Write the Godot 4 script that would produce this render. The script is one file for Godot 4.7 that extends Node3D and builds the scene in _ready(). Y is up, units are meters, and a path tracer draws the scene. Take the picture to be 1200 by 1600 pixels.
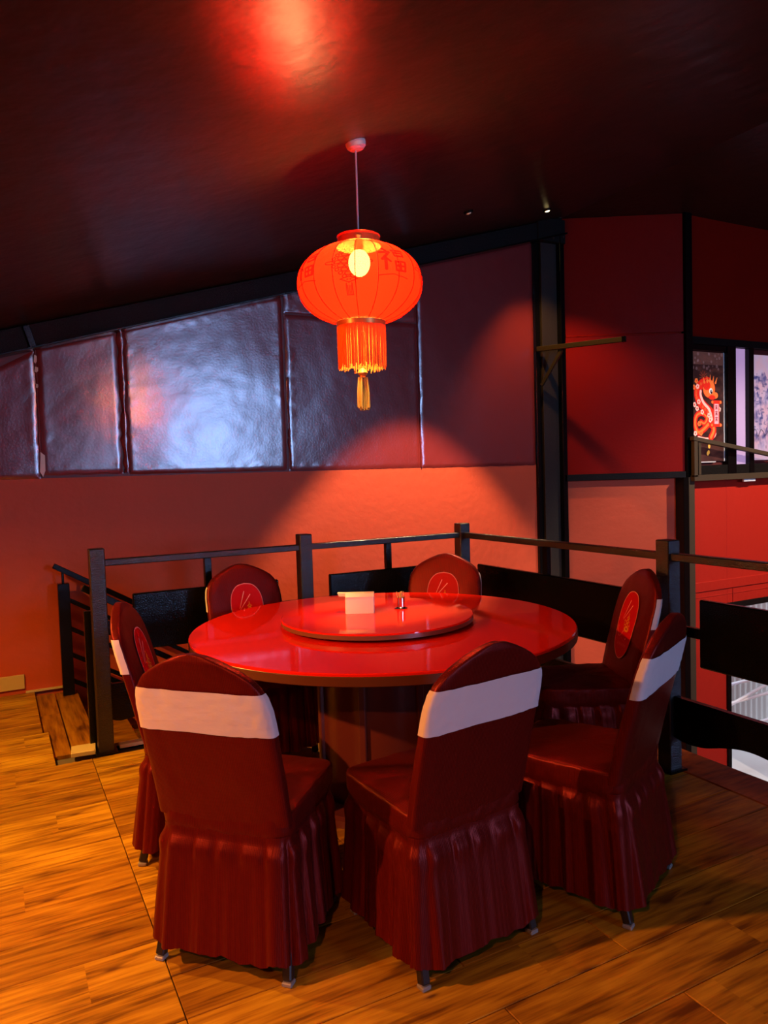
extends Node3D
# Axes: x runs along the stairwell railing, y is up, z runs towards the viewer; the origin is the corner railing post.

class MB:
	var v := PackedVector3Array()
	var n := PackedVector3Array()
	var u := PackedVector2Array()
	func tri(a: Vector3, b: Vector3, c: Vector3, na: Vector3, nb: Vector3, nc: Vector3, ua := Vector2.ZERO, ub := Vector2.ZERO, uc := Vector2.ZERO) -> void:
		var g := (b - a).cross(c - a)
		if g.length_squared() < 1e-16:
			return
		v.append(a)
		n.append(na)
		u.append(ua)
		if g.dot(na + nb + nc) > 0.0:
			v.append(c); v.append(b); n.append(nc); n.append(nb); u.append(uc); u.append(ub)
		else:
			v.append(b); v.append(c); n.append(nb); n.append(nc); u.append(ub); u.append(uc)
	func face(p: Array, out: Vector3, uv: Array = []) -> void:
		var m: Vector3 = (p[1] - p[0]).cross(p[2] - p[0]).normalized()
		if m.dot(out) < 0.0:
			m = -m
		for i in range(1, p.size() - 1):
			if uv.size():
				tri(p[0], p[i], p[i + 1], m, m, m, uv[0], uv[i], uv[i + 1])
			else:
				tri(p[0], p[i], p[i + 1], m, m, m, flat(p[0], m), flat(p[i], m), flat(p[i + 1], m))
	func flat(p: Vector3, m: Vector3) -> Vector2:
		var a := m.abs()
		if a.y >= a.x and a.y >= a.z:
			return Vector2(p.x, p.z)
		return Vector2(p.z, p.y) if a.x > a.z else Vector2(p.x, p.y)
	# a box with chamfered edges
	func box(c: Vector3, s: Vector3, ch := 0.003, bas := Basis()) -> void:
		var h := s * 0.5
		ch = minf(ch, minf(h.x, minf(h.y, h.z)) * 0.6)
		for ax in 3:
			for sg in [-1.0, 1.0]:
				var p := []
				for k in [[-1, -1], [1, -1], [1, 1], [-1, 1]]:
					var q := Vector3()
					q[ax] = h[ax] * sg
					q[(ax + 1) % 3] = (h[(ax + 1) % 3] - ch) * k[0]
					q[(ax + 2) % 3] = (h[(ax + 2) % 3] - ch) * k[1]
					p.append(c + bas * q)
				var o := Vector3()
				o[ax] = sg
				face(p, bas * o)
		if ch <= 0.0:
			return
		for ax in 3:
			var b := (ax + 1) % 3
			var d := (ax + 2) % 3
			for sb in [-1.0, 1.0]:
				for sd in [-1.0, 1.0]:
					var p := []
					for k in [[-1, 0], [1, 0], [1, 1], [-1, 1]]:
						var q := Vector3()
						q[ax] = (h[ax] - ch) * k[0]
						q[b] = sb * (h[b] - (ch if k[1] == 1 else 0.0))
						q[d] = sd * (h[d] - (0.0 if k[1] == 1 else ch))
						p.append(c + bas * q)
					var o := Vector3()
					o[b] = sb
					o[d] = sd
					face(p, bas * o)
		for sx in [-1.0, 1.0]:
			for sy in [-1.0, 1.0]:
				for sz in [-1.0, 1.0]:
					var o := Vector3(sx, sy, sz)
					var p := []
					for ax in 3:
						var q := (h - Vector3.ONE * ch) * o
						q[ax] = h[ax] * o[ax]
						p.append(c + bas * q)
					face(p, bas * o)
	func bar(a: Vector3, b: Vector3, w: float, t: float, ch := 0.003) -> void:
		var y := (b - a).normalized()
		var x := y.cross(Vector3.UP) if absf(y.y) < 0.95 else y.cross(Vector3(0, 0, 1))
		x = x.normalized()
		box((a + b) * 0.5, Vector3(w, (b - a).length(), t), ch, Basis(x, y, x.cross(y)))
	# a grid of points; rows of equal length; out = rough outward direction, or zero for a closed body
	func grid(rows: Array, closed := false, out := Vector3.ZERO, us := 1.0, vs := 1.0, cap := false) -> void:
		var R := rows.size()
		var C: int = rows[0].size()
		var mid := Vector3.ZERO
		for r in rows:
			for p in r:
				mid += p
		mid /= R * C
		var ns := []
		var sg := 0.0
		for i in R:
			var q := PackedVector3Array()
			for j in C:
				var l: Vector3 = rows[i][(j - 1 + C) % C] if closed or j > 0 else rows[i][j]
				var r: Vector3 = rows[i][(j + 1) % C] if closed or j < C - 1 else rows[i][j]
				var a: Vector3 = rows[maxi(i - 1, 0)][j]
				var b: Vector3 = rows[mini(i + 1, R - 1)][j]
				var m := (r - l).cross(b - a)
				sg += m.dot(rows[i][j] - mid if out == Vector3.ZERO else out)
				q.append(m.normalized())
			ns.append(q)
		var f := -1.0 if sg < 0.0 else 1.0
		for i in R - 1:
			for j in (C if closed else C - 1):
				var k := (j + 1) % C
				var u0 := Vector2(float(j) / (C if closed else C - 1) * us, float(i) / (R - 1) * vs)
				var u1 := Vector2(float(j + 1) / (C if closed else C - 1) * us, float(i + 1) / (R - 1) * vs)
				var a: Vector3 = rows[i][j]
				var b: Vector3 = rows[i][k]
				var c: Vector3 = rows[i + 1][k]
				var d: Vector3 = rows[i + 1][j]
				var na: Vector3 = ns[i][j] * f
				var nb: Vector3 = ns[i][k] * f
				var nc: Vector3 = ns[i + 1][k] * f
				var nd: Vector3 = ns[i + 1][j] * f
				tri(a, b, c, na, nb, nc, u0, Vector2(u1.x, u0.y), u1)
				tri(a, c, d, na, nc, nd, u0, u1, Vector2(u0.x, u1.y))
		if cap:
			for e in [0, R - 1]:
				var m := Vector3.ZERO
				for p in rows[e]:
					m += p
				m /= C
				for j in C:
					var o: Vector3 = m - mid
					var g: Vector3 = (rows[e][j] - m).cross(rows[e][(j + 1) % C] - m).normalized()
					if g.dot(o) < 0.0:
						g = -g
					tri(m, rows[e][j], rows[e][(j + 1) % C], g, g, g)
	# turned profile: pairs of (radius, height)
	func lathe(prof: Array, seg := 48, at := Vector3.ZERO) -> void:
		# split at sharp corners: each straight run keeps its own normals
		for i in prof.size() - 1:
			var a: Vector2 = prof[i]
			var b: Vector2 = prof[i + 1]
			var d := (b - a).normalized()
			var m := Vector2(d.y, -d.x)
			for j in seg:
				var t0 := TAU * j / seg
				var t1 := TAU * (j + 1) / seg
				var c0 := Vector3(cos(t0), 0, sin(t0))
				var c1 := Vector3(cos(t1), 0, sin(t1))
				var n0 := c0 * m.x + Vector3.UP * m.y
				var n1 := c1 * m.x + Vector3.UP * m.y
				var p := [at + c0 * a.x + Vector3.UP * a.y, at + c1 * a.x + Vector3.UP * a.y, at + c1 * b.x + Vector3.UP * b.y, at + c0 * b.x + Vector3.UP * b.y]
				tri(p[0], p[1], p[2], n0, n1, n1, Vector2(p[0].x, p[0].z), Vector2(p[1].x, p[1].z), Vector2(p[2].x, p[2].z))
				tri(p[0], p[2], p[3], n0, n1, n0, Vector2(p[0].x, p[0].z), Vector2(p[2].x, p[2].z), Vector2(p[3].x, p[3].z))
	func tube(pts: Array, r: float, seg := 8) -> void:
		var rows := []
		for i in pts.size():
			var d: Vector3 = (pts[mini(i + 1, pts.size() - 1)] - pts[maxi(i - 1, 0)]).normalized()
			var x := d.cross(Vector3(0.3, 0.2, 1).normalized() if absf(d.z) < 0.9 else Vector3.UP).normalized()
			var y := d.cross(x)
			var row := PackedVector3Array()
			for j in seg:
				row.append(pts[i] + (x * cos(TAU * j / seg) + y * sin(TAU * j / seg)) * r)
			rows.append(row)
		grid(rows, true, Vector3.ZERO, 1, 1, true)
	# polygon (x, y) pushed out along z by depth, with a small chamfer
	func slab(poly: PackedVector2Array, z0: float, z1: float, bas := Basis(), at := Vector3.ZERO, ch := 0.003) -> void:
		if Geometry2D.is_polygon_clockwise(poly):
			poly.reverse()
		var ins := poly
		var got := Geometry2D.offset_polygon(poly, -ch, Geometry2D.JOIN_MITER)
		if got.size() == 1 and got[0].size() == poly.size():
			# match the start point
			var k := 0
			for i in got[0].size():
				if got[0][i].distance_squared_to(poly[0]) < got[0][k].distance_squared_to(poly[0]):
					k = i
			ins = PackedVector2Array()
			for i in got[0].size():
				ins.append(got[0][(i + k) % got[0].size()])
		var ix := Geometry2D.triangulate_polygon(ins)
		for e in [[z0, -1.0], [z1, 1.0]]:
			for i in range(0, ix.size(), 3):
				var p := []
				for k in 3:
					p.append(at + bas * Vector3(ins[ix[i + k]].x, ins[ix[i + k]].y, e[0]))
				face(p, bas * Vector3(0, 0, e[1]))
		var N := poly.size()
		for i in N:
			var a := poly[i]
			var b := poly[(i + 1) % N]
			var ia := ins[i]
			var ib := ins[(i + 1) % N]
			var o := Vector3((b - a).y, -(b - a).x, 0).normalized()
			face([at + bas * Vector3(a.x, a.y, z0 + ch), at + bas * Vector3(b.x, b.y, z0 + ch), at + bas * Vector3(b.x, b.y, z1 - ch), at + bas * Vector3(a.x, a.y, z1 - ch)], bas * o)
			face([at + bas * Vector3(a.x, a.y, z1 - ch), at + bas * Vector3(b.x, b.y, z1 - ch), at + bas * Vector3(ib.x, ib.y, z1), at + bas * Vector3(ia.x, ia.y, z1)], bas * (o + Vector3(0, 0, 1)))
			face([at + bas * Vector3(a.x, a.y, z0 + ch), at + bas * Vector3(b.x, b.y, z0 + ch), at + bas * Vector3(ib.x, ib.y, z0), at + bas * Vector3(ia.x, ia.y, z0)], bas * (o - Vector3(0, 0, 1)))
	func mesh() -> ArrayMesh:
		var a := []
		a.resize(Mesh.ARRAY_MAX)
		a[Mesh.ARRAY_VERTEX] = v
		a[Mesh.ARRAY_NORMAL] = n
		a[Mesh.ARRAY_TEX_UV] = u
		var m := ArrayMesh.new()
		m.add_surface_from_arrays(Mesh.PRIMITIVE_TRIANGLES, a)
		return m

var used := {}
var M := {}
var rng := RandomNumberGenerator.new()

func numbered(called: String) -> String:
	var k: int = used.get(called, 0)
	used[called] = k + 1
	return called if k == 0 else "%s_%03d" % [called, k]

func tag(o: Node3D, label := "", category := "", group := "", kind := "") -> Node3D:
	if label: o.set_meta("label", label)
	if category: o.set_meta("category", category)
	if group: o.set_meta("group", group)
	if kind: o.set_meta("kind", kind)
	return o

func obj(called: String, shape, m: Material, parent: Node3D = null, at := Vector3.ZERO) -> MeshInstance3D:
	var o := MeshInstance3D.new()
	o.mesh = shape.mesh() if shape is MB else shape
	o.material_override = m
	o.position = at
	if parent:
		o.name = called
		parent.add_child(o, true)
	else:
		o.name = numbered(called)
		add_child(o, true)
	return o

func thing(called: String, label: String, category: String, at := Vector3.ZERO, turn := 0.0, group := "") -> Node3D:
	var o := Node3D.new()
	o.name = numbered(called)
	add_child(o, true)
	o.position = at
	o.rotation.y = turn
	return tag(o, label, category, group)

func shell(called: String, label: String, category: String) -> Node3D:
	return tag(thing(called, label, category), "", "", "", "structure")

func one_box(c: Vector3, s: Vector3, ch := 0.003, bas := Basis()) -> MB:
	var b := MB.new()
	b.box(c, s, ch, bas)
	return b

# from corner to corner
func span(a: Vector3, b: Vector3, ch := 0.003) -> MB:
	return one_box((a + b) * 0.5, (b - a).abs(), ch)

# ------------------------------------------------------------------ materials
func mat(c: Color, rough := 0.6, spec := 0.5, metal := 0.0) -> StandardMaterial3D:
	var m := StandardMaterial3D.new()
	m.albedo_color = c.linear_to_srgb()
	m.roughness = rough
	m.metallic_specular = spec
	m.metallic = metal
	m.cull_mode = BaseMaterial3D.CULL_DISABLED
	return m

func noise_tex(size: int, freq: float, seed_: int, oct := 4, normal := false, strength := 4.0) -> NoiseTexture2D:
	var f := FastNoiseLite.new()
	f.seed = seed_
	f.frequency = freq
	f.noise_type = FastNoiseLite.TYPE_SIMPLEX_SMOOTH
	f.fractal_octaves = oct
	var t := NoiseTexture2D.new()
	t.width = size
	t.height = size
	t.seamless = true
	t.noise = f
	t.as_normal_map = normal
	t.bump_strength = strength
	return t

func relief(m: StandardMaterial3D, tex: Texture2D, scale: float, per_metre: Vector3) -> StandardMaterial3D:
	m.normal_enabled = true
	m.normal_texture = tex
	m.normal_scale = scale
	m.uv1_triplanar = true
	m.uv1_world_triplanar = true
	m.uv1_scale = per_metre
	return m

func tint_tex(size: int, freq: float, seed_: int, lo: Color, hi: Color, oct := 4) -> NoiseTexture2D:
	var t := noise_tex(size, freq, seed_, oct)
	var g := Gradient.new()
	g.set_color(0, lo.linear_to_srgb())
	g.set_color(1, hi.linear_to_srgb())
	t.color_ramp = g
	return t

func make_materials() -> void:
	var paint := noise_tex(512, 0.012, 3, 4, true, 6.0)
	var lumpy := noise_tex(512, 0.035, 7, 5, true, 7.0)
	var brush := noise_tex(512, 0.05, 11, 4, true, 8.0)
	M.wall = relief(mat(Color(0.56, 0.082, 0.032), 0.62, 0.4), paint, 0.25, Vector3.ONE * 1.3)
	M.wall_right = relief(mat(Color(0.50, 0.016, 0.005), 0.55, 0.4), paint, 0.2, Vector3.ONE * 1.3)
	M.panel = relief(mat(Color(0.2, 0.022, 0.020), 0.24, 0.6), lumpy, 0.08, Vector3.ONE * 2.2)
	M.panel.clearcoat_enabled = true
	M.panel.clearcoat = 1.0
	M.panel.clearcoat_roughness = 0.2
	M.filler = relief(mat(Color(0.18, 0.018, 0.016), 0.4, 0.5), lumpy, 0.5, Vector3.ONE * 3.0)
	M.panel_dark = relief(mat(Color(0.22, 0.006, 0.002), 0.42, 0.16), lumpy, 0.1, Vector3.ONE * 1.6)
	M.backing = mat(Color(0.1, 0.01, 0.008), 0.5)
	M.ceiling = relief(mat(Color(0.036, 0.021, 0.016), 0.34, 0.24), paint, 0.16, Vector3(0.8, 0.8, 0.8))
	M.black = relief(mat(Color(0.003, 0.003, 0.003), 0.12, 0.35), brush, 0.25, Vector3(5, 5, 5))
	M.black_rough = relief(mat(Color(0.009, 0.007, 0.006), 0.4, 0.22), brush, 0.6, Vector3(4, 4, 4))
	M.rail_paint = relief(mat(Color(0.003, 0.003, 0.003), 0.25, 0.9), brush, 0.8, Vector3(6, 6, 6))
	M.steel = relief(mat(Color(0.028, 0.022, 0.018), 0.35, 0.4), brush, 0.25, Vector3(3, 3, 3))
	M.brown_metal = mat(Color(0.065, 0.042, 0.022), 0.45, 0.5)
	M.brass = mat(Color(0.03, 0.02, 0.005), 0.45, 0.4, 0.2)
	M.white_frame = mat(Color(0.75, 0.76, 0.78), 0.5)
	M.white_plastic = mat(Color(0.8, 0.72, 0.68), 0.4)
	M.concrete = mat(Color(0.62, 0.6, 0.58), 0.8)
	M.dark_floor = mat(Color(0.12, 0.09, 0.08), 0.7)
	M.corrugated = mat(Color(0.45, 0.46, 0.46), 0.5)
	M.pale_wood = mat(Color(0.62, 0.43, 0.22), 0.55)
	M.chip = mat(Color(0.8, 0.66, 0.55), 0.7)
	M.glide = mat(Color(0.25, 0.22, 0.2), 0.4)
	M.leg_metal = mat(Color(0.012, 0.01, 0.01), 0.3)
	# wood
	var woods := [wood_image(1), wood_image(2)]
	for k in 2:
		var w := mat(Color.WHITE, 0.42, 0.4)
		w.albedo_texture = ImageTexture.create_from_image(woods[k])
		w.normal_enabled = true
		w.normal_texture = noise_tex(256, 0.03, 21 + k, 3, true, 3.0)
		w.normal_scale = 0.12
		M["wood%d" % k] = w
		var w2: StandardMaterial3D = w.duplicate()
		w2.albedo_color = [Color(0.86, 0.82, 0.8), Color(0.93, 0.88, 0.85)][k]
		M["wood%d" % (k + 2)] = w2
	var tr: StandardMaterial3D = M.wood0.duplicate()
	tr.albedo_color = Color(0.9, 0.62, 0.52)
	M.trim_wood = tr
	var st: StandardMaterial3D = M.wood1.duplicate()
	st.albedo_color = Color(0.85, 0.75, 0.7)
	M.step_wood = st
	# cloth
	var weave := fabric_image()
	var cloth := mat(Color(0.17, 0.008, 0.005), 0.40, 0.3, 0.5)
	cloth.rim_enabled = true
	cloth.rim = 0.12
	cloth.rim_tint = 0.7
	cloth.normal_enabled = true
	var nm := weave.duplicate()
	nm.bump_map_to_normal_map(2.0)
	cloth.normal_texture = ImageTexture.create_from_image(nm)
	cloth.normal_scale = 0.35
	var streak := Image.create(256, 256, false, Image.FORMAT_RGB8)
	for y in 256:
		for x in 256:
			var g := 0.88 + (weave.get_pixel(x, y).r - 0.5) * 0.3
			streak.set_pixel(x, y, Color(g, g, g))
	cloth.albedo_texture = ImageTexture.create_from_image(streak)
	cloth.uv1_triplanar = true
	cloth.uv1_scale = Vector3(6, 6, 6)
	M.cloth = cloth
	var sash := mat(Color(0.66, 0.55, 0.55), 0.75, 0.3)
	sash.normal_enabled = true
	sash.normal_texture = noise_tex(256, 0.02, 31, 4, true, 5.0)
	sash.normal_scale = 0.3
	sash.uv1_triplanar = true
	sash.uv1_scale = Vector3(3, 6, 3)
	M.sash = sash
	var badge := mat(Color.WHITE, 0.6, 0.3)
	badge.albedo_texture = ImageTexture.create_from_image(badge_image())
	M.badge = badge
	# table
	M.table_red = mat(Color(0.85, 0.014, 0.004), 0.06, 0.5)
	M.table_red.normal_enabled = true
	M.table_red.normal_texture = noise_tex(256, 0.01, 41, 2, true, 1.0)
	M.table_red.normal_scale = 0.05
	M.edge_brown = mat(Color(0.11, 0.03, 0.012), 0.35)
	M.susan_edge = mat(Color(0.16, 0.055, 0.03), 0.28, 0.6)
	M.pedestal = relief(mat(Color(0.13, 0.025, 0.015), 0.3), paint, 0.1, Vector3.ONE)
	M.holder = mat(Color(0.82, 0.66, 0.62), 0.45)
	M.paper = mat(Color(0.88, 0.76, 0.5), 0.8)
	M.chrome = mat(Color(0.75, 0.72, 0.7), 0.15, 0.5, 1.0)
	M.stick = mat(Color(0.75, 0.45, 0.16), 0.6)
	# lantern
	var shade := mat(Color.WHITE, 0.8, 0.0)
	shade.specular_mode = BaseMaterial3D.SPECULAR_DISABLED
	shade.albedo_texture = ImageTexture.create_from_image(shade_image())
	shade.backlight_enabled = true
	shade.backlight = Color(1.8, 1.6, 1.4)
	shade.transparency = BaseMaterial3D.TRANSPARENCY_ALPHA
	shade.albedo_color = Color(1, 1, 1, 0.9)
	M.shade = shade
	M.rib = mat(Color(0.10, 0.004, 0.003), 0.9, 0.1)
	M.gold = mat(Color(0.75, 0.32, 0.07), 0.3, 0.6, 0.55)
	var fr := mat(Color(0.9, 0.26, 0.02), 0.6)
	fr.backlight_enabled = true
	fr.backlight = Color(0.9, 0.5, 0.1)
	M.fringe = fr
	var ta := mat(Color(0.62, 0.32, 0.05), 0.6)
	M.tassel = ta
	var bulb := mat(Color(1, 0.9, 0.7), 0.4)
	bulb.emission_enabled = true
	bulb.emission = Color(1.0, 0.72, 0.34)
	bulb.emission_energy_multiplier = 45.0
	M.bulb = bulb
	var glow := mat(Color(1, 0.9, 0.8), 0.4)
	glow.emission_enabled = true
	glow.emission = Color(1.0, 0.9, 0.6)
	glow.emission_energy_multiplier = 2.0
	M.glow = glow
	# posters
	var po := mat(Color.WHITE, 0.35)
	po.albedo_texture = ImageTexture.create_from_image(dragon_image())
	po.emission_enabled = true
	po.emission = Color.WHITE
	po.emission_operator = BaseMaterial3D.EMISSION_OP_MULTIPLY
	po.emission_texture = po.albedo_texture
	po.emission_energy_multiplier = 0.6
	M.dragon = po
	var pi_: StandardMaterial3D = po.duplicate()
	pi_.albedo_texture = ImageTexture.create_from_image(ink_image())
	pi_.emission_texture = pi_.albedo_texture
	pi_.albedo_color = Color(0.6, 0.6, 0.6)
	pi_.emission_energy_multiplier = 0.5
	M.ink = pi_
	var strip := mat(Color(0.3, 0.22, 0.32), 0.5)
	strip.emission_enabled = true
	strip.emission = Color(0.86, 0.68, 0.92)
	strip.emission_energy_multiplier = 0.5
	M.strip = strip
	var glass := mat(Color(0.9, 0.95, 1.0, 0.06), 0.05)
	glass.transparency = BaseMaterial3D.TRANSPARENCY_ALPHA
	M.glass = glass

func wood_image(seed_: int) -> Image:
	var W := 1024
	var H := 512
	var a := FastNoiseLite.new()
	a.seed = seed_ * 17
	a.noise_type = FastNoiseLite.TYPE_SIMPLEX_SMOOTH
	a.frequency = 1.0
	a.fractal_octaves = 4
	var kn := RandomNumberGenerator.new()
	kn.seed = seed_
	var knots := []
	for i in 6:
		knots.append(Vector3(kn.randf() * W, kn.randf() * H, kn.randf_range(9, 24)))
	var d := PackedByteArray()
	d.resize(W * H * 3)
	var dark := Color(0.15, 0.055, 0.004)
	var mid := Color(0.40, 0.18, 0.009)
	var lite := Color(0.58, 0.30, 0.018)
	for y in H:
		for x in W:
			var yy := float(y)
			var k := 0.0
			for q in knots:
				var dx: float = (x - q.x) / (q.z * 3.2)
				var dy: float = (y - q.y) / q.z
				var r2 := dx * dx + dy * dy
				if r2 < 6.0:
					var e := exp(-r2 * 1.3)
					yy += signf(dy) * e * q.z * 0.7
					k += exp(-r2 * 4.0)
			var g := a.get_noise_2d(x * 0.0035, yy * 0.042)
			var s := a.get_noise_2d(x * 0.0045 + 50.0, yy * 0.16)
			var b := a.get_noise_2d(x * 0.0022 + 9.0, yy * 0.009 + 70.0)
			var t := clampf(0.53 + g * 0.62 + s * 0.24 + b * 0.55, 0.0, 1.0)
			var c := dark.lerp(mid, t * 2.0) if t < 0.5 else mid.lerp(lite, t * 2.0 - 1.0)
			c = c.lerp(Color(0.09, 0.025, 0.006), clampf(k, 0, 0.85))
			c = c.linear_to_srgb()
			var o := (y * W + x) * 3
			d[o] = int(clampf(c.r, 0, 1) * 255)
			d[o + 1] = int(clampf(c.g, 0, 1) * 255)
			d[o + 2] = int(clampf(c.b, 0, 1) * 255)
	return Image.create_from_data(W, H, false, Image.FORMAT_RGB8, d)

func fabric_image() -> Image:
	var im := Image.create(256, 256, false, Image.FORMAT_RGB8)
	var f := FastNoiseLite.new()
	f.seed = 5
	f.frequency = 0.02
	for y in 256:
		for x in 256:
			var t := 0.5 + 0.25 * sin(TAU * x / 256.0 * 32.0) + 0.12 * sin(TAU * y / 256.0 * 64.0) + 0.18 * f.get_noise_2d(x * 3.0, y * 0.5)
			im.set_pixel(x, y, Color(t, t, t))
	return im

func seg(im: Image, p: Vector2, q: Vector2, w: float, c: Color, w2 := -1.0) -> void:
	if w2 < 0.0: w2 = w
	var m := maxf(w, w2) + 1.0
	for y in range(maxi(0, int(minf(p.y, q.y) - m)), mini(im.get_height(), int(maxf(p.y, q.y) + m) + 1)):
		for x in range(maxi(0, int(minf(p.x, q.x) - m)), mini(im.get_width(), int(maxf(p.x, q.x) + m) + 1)):
			var s := Vector2(x + 0.5, y + 0.5)
			var t := clampf((s - p).dot(q - p) / maxf((q - p).length_squared(), 1e-6), 0, 1)
			var e := clampf(lerpf(w, w2, t) - s.distance_to(p.lerp(q, t)) + 0.5, 0, 1)
			if e > 0.0:
				im.set_pixel(x, y, im.get_pixel(x, y).lerp(c, e * c.a))

func path(im: Image, pts: Array, w: float, c: Color, w2 := -1.0) -> void:
	if w2 < 0.0: w2 = w
	for i in pts.size() - 1:
		seg(im, pts[i], pts[i + 1], lerpf(w, w2, float(i) / (pts.size() - 1)), c, lerpf(w, w2, float(i + 1) / (pts.size() - 1)))

func disc(im: Image, p: Vector2, r: Vector2, c: Color) -> void:
	for y in range(maxi(0, int(p.y - r.y - 1)), mini(im.get_height(), int(p.y + r.y) + 2)):
		for x in range(maxi(0, int(p.x - r.x - 1)), mini(im.get_width(), int(p.x + r.x) + 2)):
			var d := ((Vector2(x + 0.5, y + 0.5) - p) / r).length()
			var e := clampf((1.0 - d) * minf(r.x, r.y) + 0.5, 0, 1)
			if e > 0.0:
				im.set_pixel(x, y, im.get_pixel(x, y).lerp(c, e * c.a))

func ring(im: Image, p: Vector2, r: Vector2, w: float, c: Color) -> void:
	var pts := []
	for i in 21:
		pts.append(p + r * Vector2(cos(TAU * i / 20.0), sin(TAU * i / 20.0)))
	path(im, pts, w, c)

func smooth_path(pts: Array, each := 8) -> Array:
	var c := Curve2D.new()
	for i in pts.size():
		var t: Vector2 = (pts[mini(i + 1, pts.size() - 1)] - pts[maxi(i - 1, 0)]) / 6.0
		c.add_point(pts[i], -t, t)
	var out := []
	for i in (pts.size() - 1) * each + 1:
		out.append(c.sample(i / each if i < (pts.size() - 1) * each else pts.size() - 2, float(i % each) / each if i < (pts.size() - 1) * each else 1.0))
	return out

# printed badge on the front of the chair backs
func badge_image() -> Image:
	var W := 240
	var H := 400
	var im := Image.create(W, H, false, Image.FORMAT_RGB8)
	im.fill(Color(0.78, 0.0, 0.03))
	var pale := Color(0.98, 0.62, 0.6)
	var gold := Color(0.86, 0.5, 0.12)
	# chopsticks
	seg(im, Vector2(108, 58), Vector2(62, 170), 3.6, pale, 1.2)
	seg(im, Vector2(150, 82), Vector2(66, 178), 3.6, pale, 1.2)
	# pagoda
	for k in 3:
		var y := 152.0 + k * 22.0
		var w := 12.0 + k * 8.0
		path(im, [Vector2(136 - w - 4, y + 6), Vector2(136 - w * 0.6, y + 2), Vector2(136, y - 8), Vector2(136 + w * 0.6, y + 2), Vector2(136 + w + 4, y + 6)], 3.2, gold)
		seg(im, Vector2(136 - w * 0.5, y + 12), Vector2(136 + w * 0.5, y + 12), 4.5, gold)
	seg(im, Vector2(136, 132), Vector2(136, 146), 2.5, gold)
	disc(im, Vector2(140, 224), Vector2(34, 16), gold)
	disc(im, Vector2(96, 178), Vector2(6, 7), gold)
	seg(im, Vector2(96, 188), Vector2(100, 214), 1.6, gold)
	seg(im, Vector2(176, 186), Vector2(170, 214), 1.6, gold)
	disc(im, Vector2(140, 222), Vector2(12, 5), Color(0.6, 0.2, 0.05))
	# bowl stroke
	path(im, smooth_path([Vector2(24, 220), Vector2(30, 250), Vector2(52, 274), Vector2(82, 268), Vector2(110, 236)]), 2.4, Color(0.9, 0.4, 0.4))
	disc(im, Vector2(158, 278), Vector2(5, 5), pale)
	path(im, [Vector2(96, 282), Vector2(130, 290), Vector2(160, 296)], 1.2, Color(0.85, 0.3, 0.3))
	# lettering too small to read: a word and a finer line below it
	var r := RandomNumberGenerator.new()
	r.seed = 12
	for i in 9:
		var x := 62.0 + i * 14.0
		var c := Color(0.82, 0.33, 0.3)
		seg(im, Vector2(x, 308), Vector2(x, 326), 1.6, c)
		if i % 3 != 1:
			seg(im, Vector2(x, 308), Vector2(x + 8, 308 + r.randi_range(0, 8)), 1.5, c)
		seg(im, Vector2(x, 317), Vector2(x + 8, 317), 1.4, c)
		if i % 2 == 0:
			seg(im, Vector2(x + 8, 309), Vector2(x + 8, 326), 1.4, c)
	seg(im, Vector2(66, 340), Vector2(182, 340), 1.6, Color(0.72, 0.2, 0.2))
	# pale outline
	var pts := []
	for p in badge_outline():
		pts.append(Vector2((p.x + 1) * 0.5 * W, (1 - p.y) * 0.5 * H) * 0.985 + Vector2(W, H) * 0.0075)
	pts.append(pts[0])
	path(im, pts, 3.2, Color(0.88, 0.5, 0.48))
	return im

func badge_outline() -> Array:
	return smooth_path([Vector2(0, 1), Vector2(0.5, 0.93), Vector2(0.86, 0.68), Vector2(1, 0.3), Vector2(0.96, -0.2), Vector2(0.88, -0.6), Vector2(0.5, -0.88), Vector2(0, -1), Vector2(-0.45, -0.9), Vector2(-0.82, -0.62), Vector2(-0.96, -0.2), Vector2(-1, 0.3), Vector2(-0.86, 0.68), Vector2(-0.5, 0.93), Vector2(0, 1)], 5).slice(0, -1)

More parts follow.
